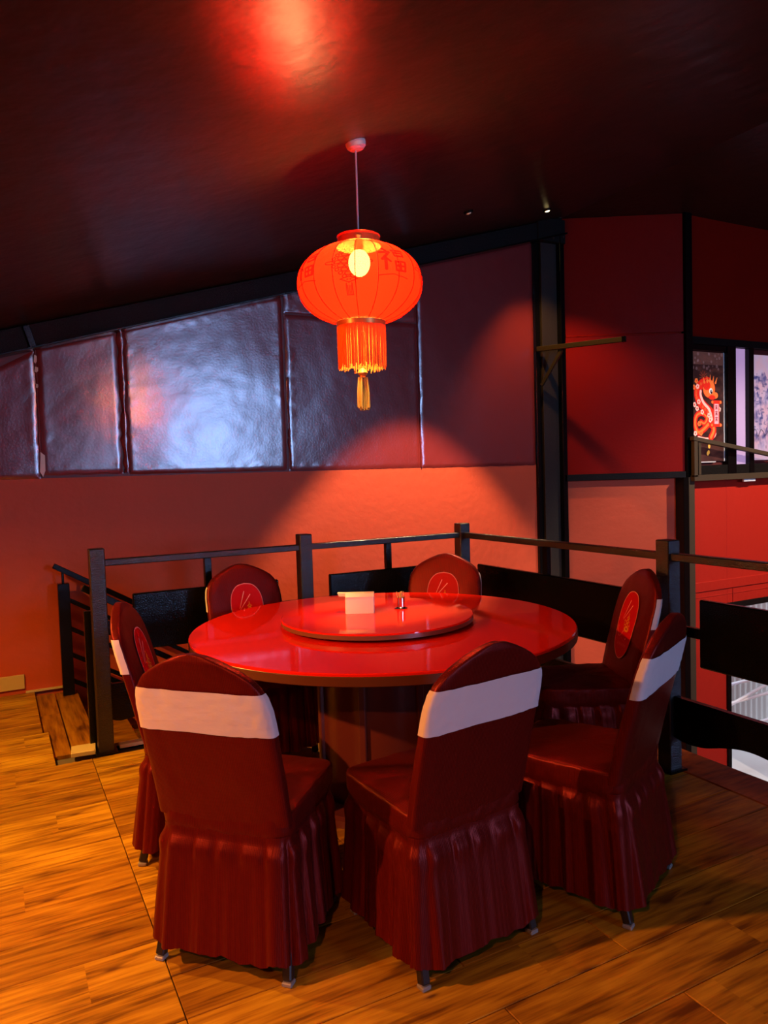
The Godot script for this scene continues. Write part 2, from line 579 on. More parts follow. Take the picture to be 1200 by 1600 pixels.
func shade_image() -> Image:
	var W := 1440
	var H := 420
	var im := Image.create(W, H, false, Image.FORMAT_RGB8)
	im.fill(Color(0.96, 0.035, 0.015))
	var ink := Color(0.16, 0.008, 0.008)
	for k in 4:
		var o := Vector2(360.0 * k, 0)
		# endless knot in outline: rows of loops in a diamond
		var c := o + Vector2(120, 175)
		for i in range(-3, 4):
			var m := 4 - absi(i)
			for j in m:
				ring(im, c + Vector2((j - (m - 1) * 0.5) * 26.0, i * 20.0), Vector2(12, 9), 2.0, ink)
		for s in [-1, 1]:
			ring(im, c + Vector2(s * 66, 0), Vector2(18, 8), 2.2, ink)
			for t in [-1, 1]:
				for q in 4:
					ring(im, c + Vector2(s * (14 + q * 13), t * (74 - q * 18)), Vector2(7, 8), 1.8, ink)
		path(im, [c + Vector2(-30, 88), c + Vector2(0, 76), c + Vector2(30, 88), c + Vector2(0, 104), c + Vector2(-30, 88)], 2.2, ink)
		disc(im, c + Vector2(-5, 90), Vector2(3, 3), ink)
		disc(im, c + Vector2(6, 90), Vector2(3, 3), ink)
		path(im, [c + Vector2(-10, 108), c + Vector2(-12, 160), c + Vector2(12, 160), c + Vector2(10, 108)], 2.0, ink)
		for q in 3:
			seg(im, c + Vector2(-6 + q * 6, 118), c + Vector2(-6 + q * 6, 156), 1.5, ink)
		# brushed good-fortune character, broad strokes
		var f := o + Vector2(285, 150)
		var br := Color(0.2, 0.010, 0.010)
		seg(im, f + Vector2(-38, -52), f + Vector2(-26, -40), 6, br)
		path(im, [f + Vector2(-52, -26), f + Vector2(-14, -32), f + Vector2(-44, 12)], 6, br)
		seg(im, f + Vector2(-32, -4), f + Vector2(-32, 62), 6.5, br)
		seg(im, f + Vector2(-26, 8), f + Vector2(-14, 20), 5, br)
		seg(im, f + Vector2(2, -46), f + Vector2(56, -52), 6, br)
		for q in [[-34, 14], [16, 26]]:
			path(im, [f + Vector2(8, q[0]), f + Vector2(50, q[0] - 3), f + Vector2(48, q[0] + (16 if q[0] < 0 else 46)), f + Vector2(10, q[0] + (18 if q[0] < 0 else 46)), f + Vector2(8, q[0])], 5, br)
		seg(im, f + Vector2(10, 38), f + Vector2(48, 36), 4.5, br)
		seg(im, f + Vector2(29, 14), f + Vector2(29, 60), 4.5, br)
		path(im, [f + Vector2(-60, 96), f + Vector2(0, 84), f + Vector2(60, 96)], 2.2, ink)
	return im

func dragon_image() -> Image:
	var W := 240
	var H := 520
	var im := Image.create(W, H, false, Image.FORMAT_RGB8)
	var f := FastNoiseLite.new()
	f.seed = 9
	f.frequency = 0.012
	for y in H:
		for x in W:
			var t := 0.5 + f.get_noise_2d(x * 0.8, y * 2.0)
			var b := Color(0.17, 0.09, 0.09).lerp(Color(0.36, 0.2, 0.17), clampf(t * 1.2 - 0.25 + (0.35 if y > 430 else 0.0), 0, 1) * 0.6)
			if y < 60: b = b.lerp(Color(0.42, 0.27, 0.25), 0.6)
			im.set_pixel(x, y, b)
	var r := RandomNumberGenerator.new()
	r.seed = 4
	for i in 26:
		disc(im, Vector2(r.randf() * W, r.randf() * 90), Vector2.ONE * r.randf_range(2, 9), Color(0.55, 0.42, 0.44, 0.45))
	var red := Color(0.93, 0.16, 0.1)
	var org := Color(0.98, 0.45, 0.2)
	var pink := Color(1.0, 0.72, 0.66)
	var deep := Color(0.6, 0.04, 0.05)
	# firework
	for i in 11:
		var d := Vector2.from_angle(TAU * i / 11.0)
		seg(im, Vector2(98, 116) + d * 6, Vector2(98, 116) + d * 28, 1.3, Color(0.6, 0.2, 0.12))
	# coiling body, tail first
	var tail := smooth_path([Vector2(60, 405), Vector2(110, 412), Vector2(160, 408), Vector2(184, 388), Vector2(168, 372), Vector2(150, 380)])
	path(im, tail, 9, deep, 5)
	path(im, tail, 7, pink, 3)
	var coil := smooth_path([Vector2(150, 405), Vector2(172, 366), Vector2(140, 340), Vector2(100, 365), Vector2(58, 380), Vector2(36, 340), Vector2(50, 300), Vector2(90, 290), Vector2(122, 312), Vector2(104, 338), Vector2(78, 330)])
	path(im, coil, 19, deep, 13)
	path(im, coil, 16, red, 10)
	path(im, coil, 8, org, 4)
	var body := smooth_path([Vector2(160, 330), Vector2(152, 292), Vector2(108, 262), Vector2(66, 226), Vector2(56, 186), Vector2(86, 152), Vector2(130, 140)])
	path(im, body, 27, deep, 24)
	path(im, body, 24, red, 21)
	var belly := smooth_path([Vector2(158, 318), Vector2(138, 272), Vector2(98, 240), Vector2(78, 206), Vector2(78, 186)])
	path(im, belly, 9, deep)
	path(im, belly, 7.5, pink)
	for i in range(2, body.size(), 3):
		ring(im, body[i] + Vector2(-10, 2), Vector2(5, 5), 1.2, org)
	# head in profile, facing right
	disc(im, Vector2(138, 172), Vector2(46, 46), deep)
	disc(im, Vector2(138, 172), Vector2(43, 43), org)
	disc(im, Vector2(122, 158), Vector2(26, 22), red)
	disc(im, Vector2(182, 204), Vector2(22, 16), org)
	disc(im, Vector2(160, 214), Vector2(24, 11), red)
	for i in 5:
		seg(im, Vector2(106 + i * 20, 138 + absi(i - 2) * 3), Vector2(98 + i * 25, 106 + absi(i - 2) * 6), 6, org, 1)
	disc(im, Vector2(152, 184), Vector2(13, 14), Color(1, 0.93, 0.9))
	disc(im, Vector2(155, 187), Vector2(8, 10), Color(0.1, 0.06, 0.1))
	disc(im, Vector2(158, 183), Vector2(3, 3), Color.WHITE)
	# blossoms and paws
	for p in [Vector2(48, 138), Vector2(30, 168), Vector2(56, 164), Vector2(34, 250), Vector2(52, 268), Vector2(64, 236), Vector2(88, 284), Vector2(136, 300), Vector2(146, 322), Vector2(38, 386), Vector2(78, 384), Vector2(66, 340), Vector2(212, 270)]:
		for i in 5:
			disc(im, p + Vector2.from_angle(TAU * i / 5.0 + p.x) * 7.0, Vector2(6, 6), pink if int(p.x) % 3 else org)
		disc(im, p, Vector2(4, 4), red)
	# hanging scroll
	for p in [[Vector2(192, 236), 30], [Vector2(190, 346), 32]]:
		seg(im, p[0] - Vector2(p[1], 0), p[0] + Vector2(p[1], 0), 8, red)
		disc(im, p[0] - Vector2(p[1], 0), Vector2(7, 7), org)
		disc(im, p[0] + Vector2(p[1], 0), Vector2(7, 7), org)
	for y in range(244, 340):
		for x in range(170, 212):
			im.set_pixel(x, y, Color(0.97, 0.62, 0.66) if x > 176 and x < 206 else Color(0.95, 0.3, 0.25))
	for k in 3:
		var c := Vector2(191, 262 + k * 28)
		var w := Color(0.45, 0.1, 0.14)
		seg(im, c + Vector2(-9, -7), c + Vector2(9, -8), 1.5, w)
		seg(im, c + Vector2(0, -11), c + Vector2(0, 9), 1.5, w)
		seg(im, c + Vector2(-7, 0), c + Vector2(7, -1), 1.4, w)
		seg(im, c + Vector2(-1, 1), c + Vector2(-9, 9), 1.4, w)
		seg(im, c + Vector2(1, 1), c + Vector2(9, 8), 1.4, w)
	# ingots and coins
	disc(im, Vector2(40, 452), Vector2(24, 13), Color(0.95, 0.68, 0.32))
	disc(im, Vector2(36, 440), Vector2(14, 10), Color(0.98, 0.78, 0.45))
	for p in [Vector2(16, 214), Vector2(132, 476), Vector2(136, 448), Vector2(126, 482)]:
		disc(im, p, Vector2(8, 10), Color(0.95, 0.66, 0.28))
	return im

func ink_image() -> Image:
	var W := 240
	var H := 520
	var im := Image.create(W, H, false, Image.FORMAT_RGB8)
	var f := FastNoiseLite.new()
	f.seed = 77
	f.frequency = 0.008
	f.fractal_octaves = 5
	for y in H:
		for x in W:
			var c := Color(0.93, 0.72, 0.8).lerp(Color(0.86, 0.76, 0.9), clampf(f.get_noise_2d(x, y) + 0.5, 0, 1))
			# misty ridges: a wash under each wandering ridge line
			for k in 4:
				var ry := 90.0 + k * 95.0 + 70.0 * f.get_noise_2d(x * 0.9, k * 300.0) - 30.0 * absf(f.get_noise_2d(x * 4.0, k * 90.0))
				if y > ry and y < ry + 100.0:
					var t := (1.0 - (y - ry) / 100.0) * clampf(0.35 + f.get_noise_2d(x * 2.5 + 40.0, y * 2.0 + k * 50.0) * 1.4, 0, 1)
					c = c.lerp(Color(0.2, 0.22, 0.5), minf(t * 1.05, 0.95))
			im.set_pixel(x, y, c)
	var r := RandomNumberGenerator.new()
	r.seed = 14
	for i in 60:
		var p := Vector2(r.randf() * W * 0.9, r.randf_range(90, 360))
		disc(im, p, Vector2(r.randf_range(3, 14), r.randf_range(2, 7)), Color(0.16, 0.18, 0.42, 0.4))
	var ridge := []
	for i in 25:
		ridge.append(Vector2(i * 10.0, 410.0 - 40.0 * absf(sin(i * 0.55)) + 12.0 * f.get_noise_2d(i * 60.0, 7.0)))
	path(im, ridge, 2.4, Color(0.3, 0.24, 0.36, 0.8))
	for p in [Vector2(120, 450), Vector2(60, 478)]:
		seg(im, p, p + Vector2(0, 12), 1.6, Color(0.1, 0.08, 0.12))
	return im

# ------------------------------------------------------------------ the room
const CEIL_S := 0.28126
func ceil_y(a: float) -> float:
	return minf(3.757 + CEIL_S * (a - 2.075), 3.8)

func build_light() -> void:
	var cam := Camera3D.new()
	cam.name = "camera"
	cam.transform = Transform3D(Basis(Vector3(0.88476, -0.03075, 0.46504), Vector3(0.05135, 0.99818, -0.03171), Vector3(-0.46322, 0.05193, 0.88472)), Vector3(-2.7231, 1.4175, 4.0998))
	cam.fov = 69.1349
	cam.near = 0.05
	cam.far = 200.0
	add_child(cam)
	cam.current = true
	var sky := ProceduralSkyMaterial.new()
	sky.sky_top_color = Color(0.80, 0.84, 0.90)
	sky.sky_horizon_color = Color(0.92, 0.95, 1.0)
	sky.ground_bottom_color = Color(0.55, 0.52, 0.5)
	sky.ground_horizon_color = Color(0.85, 0.86, 0.88)
	sky.sky_energy_multiplier = 1.7
	var env := Environment.new()
	env.background_mode = Environment.BG_SKY
	env.sky = Sky.new()
	env.sky.sky_material = sky
	env.tonemap_mode = Environment.TONE_MAPPER_LINEAR
	env.tonemap_exposure = 1.0
	env.sdfgi_enabled = true
	env.ssao_enabled = true
	env.ssil_enabled = true
	var we := WorldEnvironment.new()
	we.name = "environment"
	we.environment = env
	add_child(we)
	# daylight through the glazed doors behind the camera
	for q in [[2.95, 2.55, 1.5, 2.3, 14.0], [0.0, 1.75, 0.7, 1.9, 4.0]]:
		var day := AreaLight3D.new()
		day.name = "daylight"
		day.area_size = Vector2(q[2], q[3])
		day.area_normalize_energy = false
		day.light_color = Color(0.56, 0.72, 1.0)
		day.light_energy = q[4]
		day.area_range = 40.0
		day.shadow_enabled = true
		day.position = Vector3(q[0], q[1], 14.2)
		add_child(day, true)

# a ceiling spot: fitting with a glowing face and the light just in front of it
func ceiling_spot(at: Vector2, aim: Vector3, angle: float, energy: float, color: Color, label: String, blend := 0.3, glow := 0.3) -> void:
	var y := ceil_y(at.x) - 0.012
	var p := Vector3(at.x, y, at.y)
	var t := thing("ceiling_spotlight", label, "ceiling light", p, 0.0, "small spotlights set in the dark ceiling")
	t.rotation.z = atan(CEIL_S) if at.x < 2.2 else 0.0
	var h := MB.new()
	h.lathe([Vector2(0.022, -0.004), Vector2(0.034, -0.002), Vector2(0.036, 0.006), Vector2(0.036, 0.012)], 20)
	obj("trim_ring", h, M.black, t)
	var g := MB.new()
	g.lathe([Vector2(0.0, -0.011), Vector2(0.012, -0.009), Vector2(0.019, -0.004), Vector2(0.022, 0.006)], 20)
	var gm: StandardMaterial3D = M.glow.duplicate()
	gm.emission_energy_multiplier = glow
	obj("lamp_face", g, gm, t)
	var s := SpotLight3D.new()
	s.spot_angle = angle
	s.spot_angle_attenuation = blend
	s.spot_range = 30.0
	s.spot_attenuation = 2.0
	s.light_energy = energy
	s.light_color = color
	s.light_size = 0.03
	s.shadow_enabled = true
	var from := p - Vector3(0, 0.03, 0)
	var up := Vector3.UP if absf((aim - from).normalized().y) < 0.98 else Vector3(1, 0, 0)
	s.transform = Transform3D(Basis.looking_at(aim - from, up), from)
	s.name = numbered("spot")
	add_child(s)

func build_shell() -> void:
	var f := FastNoiseLite.new()
	f.seed = 2
	f.frequency = 1.0
	f.fractal_octaves = 4
	# ---- floor: platform of planks
	var floor_ := shell("floor", "orange-brown wood plank floor of the raised platform", "floor")
	var slab := MB.new()
	slab.box(Vector3(-2.15, -0.15, 3.72), Vector3(4.3, 0.25, 7.6), 0.0)
	slab.box(Vector3(-3.43, -0.15, -0.8), Vector3(1.72, 0.25, 1.42), 0.0)
	obj("slab", slab, M.dark_floor, floor_)
	var planks := {}
	var zw := 0.1916
	var rows := 32
	for i in rows:
		var z0 := -1.47 + i * zw
		for k in 5:
			var x0: float = [-4.3, -3.45, -2.345, -1.15, 0.0][k]
			var x1: float = [-3.45, -2.345, -1.15, 0.03, 0.0][k]
			if k > 1 and i % 2 == 1:
				x0 += -0.0 if k == 2 else -0.45
				x1 += -0.45 if k < 3 else 0.0
			if k == 4:
				continue
			if z0 < -0.1 and k > 1:
				continue
			if z0 < -0.1 and k == 1:
				x1 = -2.545 + 0.03 * (1.0 if z0 > -0.6 else 0.0)
			var key := "%d_%d" % [int(round((x1 - x0) * 100)), (i * 7 + k * 3) % 6]
			if not planks.has(key):
				planks[key] = plank((x1 - x0), zw, (i * 7 + k * 3) % 6)
			obj("plank", planks[key], M["wood%d" % ((i * 7 + k * 5 + i / 3) % 4)], floor_, Vector3((x0 + x1) * 0.5, -0.012 + 0.0012 * f.get_noise_2d(i * 3.1, k * 5.0), z0 + zw * 0.5))
	# ---- stairs down along the back wall
	var stairs := shell("stairs", "brown plank stairs going down along the back wall behind the railing", "stairs")
	for q in [[-2.545, -2.425], [-2.42, -2.28]]:
		obj("plank", plank_along(q[1] - q[0], 1.3, 3 if q[0] < -2.5 else 1), M.step_wood, stairs, Vector3((q[0] + q[1]) * 0.5, -0.033, -0.78))
	for i in 15:
		var y := -0.19 - i * 0.172
		obj("tread", one_box(Vector3(0, 0, 0), Vector3(0.29, 0.03, 1.36), 0.004), M.step_wood, stairs, Vector3(-2.15 + i * 0.27, y, -0.79))
		obj("riser", one_box(Vector3(0, 0, 0), Vector3(0.02, 0.145, 1.36), 0.002), M.black_rough, stairs, Vector3(-2.285 + i * 0.27, y + 0.085, -0.79))
	# ---- skirting and edge trims
	var b1 := tag(obj("baseboard_back", span(Vector3(-4.3, 0.03, -1.4837), Vector3(-2.603, 0.128, -1.468), 0.003), M.pale_wood), "pale wood skirting board at the foot of the back wall", "skirting", "", "structure")
	b1.set_meta("kind", "structure")
	tag(obj("baseboard_stair", span(Vector3(-2.6, -0.002, -1.4837), Vector3(-2.3, 0.012, -1.462), 0.002), M.pale_wood), "thin pale wood strip along the wall above the first stair", "skirting", "", "structure")
	var edge := MB.new()
	edge.box(Vector3(-1.13, -0.075, -0.085), Vector3(2.4, 0.15, 0.06), 0.004)
	tag(obj("trim_1", edge, M.black), "black edge beam under the stairwell railing", "trim", "", "structure")
	var sill := MB.new()
	sill.box(Vector3(0.14, -0.02, 3.7), Vector3(0.22, 0.045, 7.6), 0.006)
	tag(obj("trim_2", sill, M.trim_wood), "pinkish wood edge board at the foot of the open-side railing", "trim", "", "structure")
	tag(obj("trim_3", span(Vector3(0.03, -0.28, -0.1), Vector3(0.2, -0.045, 7.5), 0.004), M.black_rough), "dark beam under the platform edge", "trim", "", "structure")
	# ---- back wall
	var Z := -1.4837
	var back := shell("wall_back", "red back wall with glossy maroon sheet panels above and matt orange-red paint below", "wall")
	var lower := MB.new()
	lower.box(Vector3(-1.2, -0.58, Z - 0.08), Vector3(6.2, 4.07, 0.16), 0.0)
	obj("lower_wall", lower, M.wall, back)
	var up := PackedVector2Array([Vector2(-4.3, 1.455), Vector2(2.2, 1.455), Vector2(2.2, 3.85), Vector2(-4.3, 2.05)])
	var upm := MB.new()
	upm.slab(up, Z - 0.16, Z - 0.004, Basis(), Vector3.ZERO, 0.0)
	obj("upper_backing", upm, M.backing, back)
	var T := func(a: float) -> float: return 3.534 + 0.2815 * (a - 1.84)
	var ps := [
		[-4.28, -3.3, 1.47, T.call(-4.28) - 0.3, T.call(-3.3) - 0.25], [-3.295, -2.432, 1.452, T.call(-3.295) - 0.25, T.call(-2.432) - 0.01],
		[-2.422, -1.898, 1.474, T.call(-2.422), T.call(-1.898)], [-1.86, -0.655, 1.466, T.call(-1.86), T.call(-0.655)],
		[-0.636, 0.574, 1.458, 2.69, 2.694], [-0.636, 0.574, 2.702, T.call(-0.636), T.call(0.574)], [0.582, 1.838, 1.452, T.call(0.582), T.call(1.838)],
	]
	for i in ps.size():
		obj("panel", wall_sheet(ps[i], Z, i, f), M.panel, back)
	# raised lumps of filler along the joints
	for q in [[-2.428, 1.5, 2.35, 0.008, 0.004], [-1.868, 1.48, 2.52, 0.034, 0.012], [-0.625, 1.47, 2.2, 0.01, 0.006], [0.578, 1.46, 3.18, 0.007, 0.006]]:
		var s := MB.new()
		var rows_ := []
		for i in 60:
			var y := lerpf(q[1], q[2], i / 59.0)
			var w: float = q[3] * (0.75 + 0.7 * f.get_noise_2d(y * 7.0, q[0] * 9.0))
			var h: float = q[4] + 0.005 * absf(f.get_noise_2d(y * 16.0, q[0] * 4.0))
			var r := PackedVector3Array()
			for j in 5:
				var t := -1.0 + j * 0.5
				r.append(Vector3(q[0] + w * t + 0.006 * f.get_noise_2d(y * 5.0, 30.0), y, Z + 0.006 + h * (1.0 - t * t * t * t)))
			rows_.append(r)
		s.grid(rows_, false, Vector3(0, 0, 1))
		obj("joint_filler", s, M.panel if q[3] > 0.02 else M.filler, back)
	for q in [[-2.427, 2.19, 0.012, 0.02], [-2.43, 2.26, 0.010, 0.03], [-2.428, 2.08, 0.008, 0.015], [-2.42, 1.55, 0.018, 0.085]]:
		var s := MB.new()
		s.slab(PackedVector2Array([Vector2(-q[2], -q[3] * 0.6), Vector2(0, -q[3]), Vector2(q[2] * 0.9, -q[3] * 0.5), Vector2(q[2], q[3] * 0.7), Vector2(-q[2] * 0.5, q[3])]), 0.0, 0.006, Basis(), Vector3(q[0], q[1], Z + 0.012), 0.001)
		obj("paint_chip", s, M.chip, back)
	# ---- sloping beam under the ceiling, pillar
	var beam := shell("trim_beam", "black steel beam sloping up along the top of the back wall", "beam")
	var dirv := Vector3(1, CEIL_S, 0).normalized()
	var bb := Basis(dirv, Vector3(-CEIL_S, 1, 0).normalized(), Vector3(0, 0, 1))
	var mid := Vector3(-0.98, ceil_y(-0.98) - 0.085, Z + 0.06)
	obj("web", one_box(mid, Vector3(6.5, 0.15, 0.08), 0.004, bb), M.black_rough, beam)
	obj("lower_flange", one_box(mid + bb * Vector3(0, -0.078, 0.012), Vector3(6.5, 0.014, 0.115), 0.003, bb), M.black, beam)
	obj("splice_plate", one_box(Vector3(-2.46, ceil_y(-2.46) - 0.09, Z + 0.112), Vector3(0.045, 0.15, 0.02), 0.004, bb), M.black, beam)
	var pil := shell("pillar", "black steel column at the corner of the back wall", "pillar")
	obj("side_plate", span(Vector3(1.842, -2.6, Z), Vector3(1.9, 3.6, Z + 0.035)), M.black, pil)
	obj("column_face", span(Vector3(1.9, -2.6, Z), Vector3(2.085, 3.6, Z + 0.06)), M.steel, pil)
	obj("flange_plate", span(Vector3(2.085, -2.6, Z), Vector3(2.1, 3.6, Z + 0.11)), M.black, pil)
	obj("side_plate", span(Vector3(2.1, -2.6, Z), Vector3(2.21, 3.6, Z + 0.03)), M.black, pil)
	obj("cap_plate", span(Vector3(1.83, 3.52, Z), Vector3(2.16, 3.74, Z + 0.11), 0.006), M.black_rough, pil)
	obj("bolt", span(Vector3(2.0, 3.545, Z + 0.105), Vector3(2.018, 3.563, Z + 0.12)), M.steel, pil)
	obj("bolt", span(Vector3(2.12, 3.57, Z + 0.105), Vector3(2.138, 3.588, Z + 0.12)), M.steel, pil)
	# ---- diagonal wall from the pillar to the corner post
	var diag := shell("wall_diagonal", "red wall running diagonally from the black pillar to the corner post", "wall")
	var A := Vector3(2.21, 0, Z)
	var Bq := Vector3(3.19, 0, -0.915)
	var dx := (Bq - A).normalized()
	var db := Basis(dx, Vector3.UP, dx.cross(Vector3.UP))
	var L := (Bq - A).length()
	var sheet := func(x0: float, x1: float, y0: float, y1: float, d0: float, d1: float, m: Material, nm: String, seed_: float) -> void:
		var r_ := []
		for i in 21:
			var r := PackedVector3Array()
			for j in 21:
				var x := lerpf(x0, x1, j / 20.0)
				var y := lerpf(y0, y1, i / 20.0)
				r.append(A + db * Vector3(x, y, d1 + 0.0035 * f.get_noise_2d(x * 1.3 + seed_, y * 1.3)))
			r_.append(r)
		var s := MB.new()
		s.grid(r_, false, db.z)
		s.box(A + db * Vector3((x0 + x1) * 0.5, (y0 + y1) * 0.5, (d0 + d1) * 0.5 - 0.006), Vector3(x1 - x0, y1 - y0, d1 - d0), 0.0, db)
		obj(nm, s, m, diag)
	sheet.call(0.005, L, 2.684, 3.79, -0.1, 0.01, M.panel_dark, "panel", 0.0)
	sheet.call(0.005, L, 1.345, 2.664, -0.1, 0.012, M.panel_dark, "panel", 20.0)
	sheet.call(0.0, L, -2.6, 1.3, -0.12, -0.01, M.wall, "lower_wall", 40.0)
	obj("backing", one_box(A + db * Vector3(L * 0.5, 0.6, -0.15), Vector3(L, 6.4, 0.06), 0.0, db), M.backing, diag)
	obj("band", one_box(A + db * Vector3(L * 0.5, 1.318, 0.02), Vector3(L, 0.062, 0.06), 0.003, db), M.black_rough, diag)
	# lumpy seam between the two panels
	var sm := MB.new()
	var sr := []
	for i in 50:
		var x := lerpf(0.02, L - 0.02, i / 49.0)
		var r := PackedVector3Array()
		for j in 5:
			var t := -1.0 + j * 0.5
			r.append(A + db * Vector3(x, 2.674 + 0.012 * t * (1.0 + 0.6 * f.get_noise_2d(x * 9.0, 3.0)), 0.009 + (0.004 + 0.005 * absf(f.get_noise_2d(x * 14.0, 8.0))) * (1.0 - t * t)))
		sr.append(r)
	sm.grid(sr, false, db.z)
	obj("joint_filler", sm, M.panel_dark, diag)
	# ---- corner post
	var cp := shell("pillar_corner", "dark steel post at the outer corner between diagonal wall and poster wall", "pillar")
	obj("upper_post", span(Vector3(3.185, 1.29, -0.96), Vector3(3.28, 3.8, -0.875)), M.black, cp)
	obj("lower_post", span(Vector3(3.115, -2.6, -0.96), Vector3(3.19, 1.29, -0.86)), M.black, cp)
	obj("metal_channel", span(Vector3(3.19, -2.6, -0.92), Vector3(3.275, 1.29, -0.865)), M.brown_metal, cp)
	# ---- wall with the posters, doorway below
	var right := shell("wall_right", "red wall with framed posters above and an open doorway below", "wall")
	var wz := -0.92
	var block := func(x0: float, y0: float, x1: float, y1: float, m: Material, nm: String, zf := 0.0) -> void:
		obj(nm, span(Vector3(x0, y0, wz - 0.12), Vector3(x1, y1, wz + zf), 0.003), m, right)
	block.call(3.28, 2.645, 7.2, 3.8, M.panel_dark, "panel")
	block.call(3.28, -2.6, 3.8, 1.25, M.wall_right, "lower_wall")
	block.call(3.8, -0.03, 7.2, 1.25, M.wall_right, "lower_wall")
	block.call(5.6, -2.6, 7.2, -0.03, M.wall_right, "lower_wall")
	# sheet joints and raised band on the lower wall
	block.call(3.28, 0.15, 7.2, 0.245, M.wall_right, "raised_band", 0.012)
	block.call(3.88, -0.03, 3.893, 0.15, M.wall_right, "joint_strip", 0.008)
	block.call(3.28, 0.09, 7.2, 0.096, M.wall_right, "joint_strip", 0.005)
	block.call(3.28, -0.32, 3.8, -0.314, M.wall_right, "joint_strip", 0.005)
	block.call(3.28, -1.1, 3.8, -1.094, M.wall_right, "joint_strip", 0.005)
	block.call(3.78, -2.6, 3.835, -0.03, M.black, "door_jamb", 0.02)
	block.call(3.78, -0.06, 5.65, 0.0, M.black_rough, "door_head", 0.02)
	block.call(5.6, -2.6, 5.65, -0.03, M.black, "door_jamb", 0.02)
	# poster band: dark boards and frames
	block.call(3.28, 1.25, 7.2, 2.645, M.backing, "poster_board", -0.05)
	for q in [[3.275, 3.31], [3.81, 3.94], [4.14, 4.215], [4.71, 4.8]]:
		block.call(q[0], 1.29, q[1], 2.645, M.black, "frame_stile", 0.015)
	block.call(3.28, 2.575, 7.2, 2.645, M.black_rough, "frame_rail", 0.02)
	block.call(3.28, 1.25, 7.2, 1.40, M.black_rough, "frame_rail", 0.01)
	block.call(3.31, 2.52, 3.81, 2.575, M.black, "frame_rail", 0.005)
	# ---- closing walls and ground
	tag(obj("wall_left", span(Vector3(-4.5, -2.7, -1.65), Vector3(-4.3, 2.3, 14.5), 0.0), M.wall), "red side wall", "wall", "", "structure")
	var rear := shell("wall_rear", "red rear wall with two tall windows", "wall")
	for q in [[-4.5, -2.7, -0.4, 3.9], [0.4, 1.35, 2.0, 3.9], [4.2, -2.7, 7.4, 3.9], [-0.4, -2.7, 0.3, 0.75], [0.3, -2.7, 4.2, 1.35], [-0.4, 2.75, 0.4, 3.9], [2.0, 3.7, 4.2, 3.9]]:
		obj("wall_piece", span(Vector3(q[0], q[1], 14.3), Vector3(q[2], q[3], 14.5), 0.0), M.wall, rear)
	for w in [["window_1", -0.4, 0.4, 0.75, 2.75], ["window_2", 2.0, 4.2, 1.35, 3.7]]:
		var win := shell(w[0], "tall window in the rear wall", "window")
		for q in [[w[1], w[3], w[1] + 0.06, w[4]], [w[2] - 0.06, w[3], w[2], w[4]], [w[1], w[3], w[2], w[3] + 0.06], [w[1], w[4] - 0.06, w[2], w[4]]]:
			obj("window_frame", span(Vector3(q[0], q[1], 14.36), Vector3(q[2], q[3], 14.42)), M.black, win)
		obj("pane", span(Vector3(w[1] + 0.03, w[3] + 0.03, 14.385), Vector3(w[2] - 0.03, w[4] - 0.03, 14.391), 0.0), M.glass, win)
	tag(obj("wall_end", span(Vector3(7.2, -2.7, -1.0), Vector3(7.4, 3.9, 14.5), 0.0), M.wall), "red end wall beyond the open side", "wall", "", "structure")
	tag(obj("floor_lower", span(Vector3(-4.5, -2.7, -1.6), Vector3(7.4, -2.6, 14.5), 0.0), M.dark_floor), "grey floor of the hall below the platform", "floor", "", "structure")
	# ---- ceiling
	var ce := shell("ceiling", "dark brown creased sheet ceiling, sloping up to the right", "ceiling")
	var cr := []
	for i in 150:
		var z := lerpf(-1.62, 14.5, i / 149.0)
		var r := PackedVector3Array()
		for j in 130:
			var a := lerpf(-4.5, 2.2, j / 129.0)
			r.append(Vector3(a, ceil_y(a) + 0.0025 * f.get_noise_2d(a * 0.7, z * 0.5) - crease(a, z, f), z))
		cr.append(r)
	var cm := MB.new()
	cm.grid(cr, false, Vector3(0, -1, 0))
	obj("sheet", cm, M.ceiling, ce)
	cr = []
	for i in 60:
		var z := lerpf(-1.62, 14.5, i / 59.0)
		var r := PackedVector3Array()
		for j in 60:
			var a := lerpf(2.2, 7.4, j / 59.0)
			r.append(Vector3(a, 3.793 + 0.0025 * f.get_noise_2d(a * 0.7, z * 0.5) * minf(1.0, (a - 2.2) * 3.0), z))
		cr.append(r)
	cm = MB.new()
	cm.grid(cr, false, Vector3(0, -1, 0))
	obj("sheet", cm, M.ceiling, ce)
	var rf := MB.new()
	rf.slab(PackedVector2Array([Vector2(-4.5, ceil_y(-4.5) + 0.03), Vector2(2.2, 3.83), Vector2(7.4, 3.83), Vector2(7.4, 3.98), Vector2(2.17, 3.98), Vector2(-4.5, ceil_y(-4.5) + 0.18)]), -1.64, 14.5, Basis(), Vector3.ZERO, 0.0)
	obj("roof_slab", rf, M.dark_floor, ce)

func crease(a: float, z: float, f: FastNoiseLite) -> float:
	var d := 0.0
	# long folds of the sheet, running obliquely
	for q in [[-1.35, 2.05, 0.55, 1.75, 0.014], [-0.55, 0.95, 1.3, 0.35, 0.016], [0.2, 1.75, 1.9, 1.0, 0.012]]:
		var p := Vector2(q[0], q[1])
		var v := Vector2(q[2], q[3]) - p
		var t := clampf((Vector2(a, z) - p).dot(v) / v.length_squared(), 0, 1)
		var e := (Vector2(a, z) - p - v * t).length() + 0.02 * f.get_noise_2d(a * 4.0, z * 4.0)
		d += q[4] * exp(-e * e / 0.0022) * (0.6 + 0.6 * f.get_noise_2d(t * 6.0, q[0]))
	return d

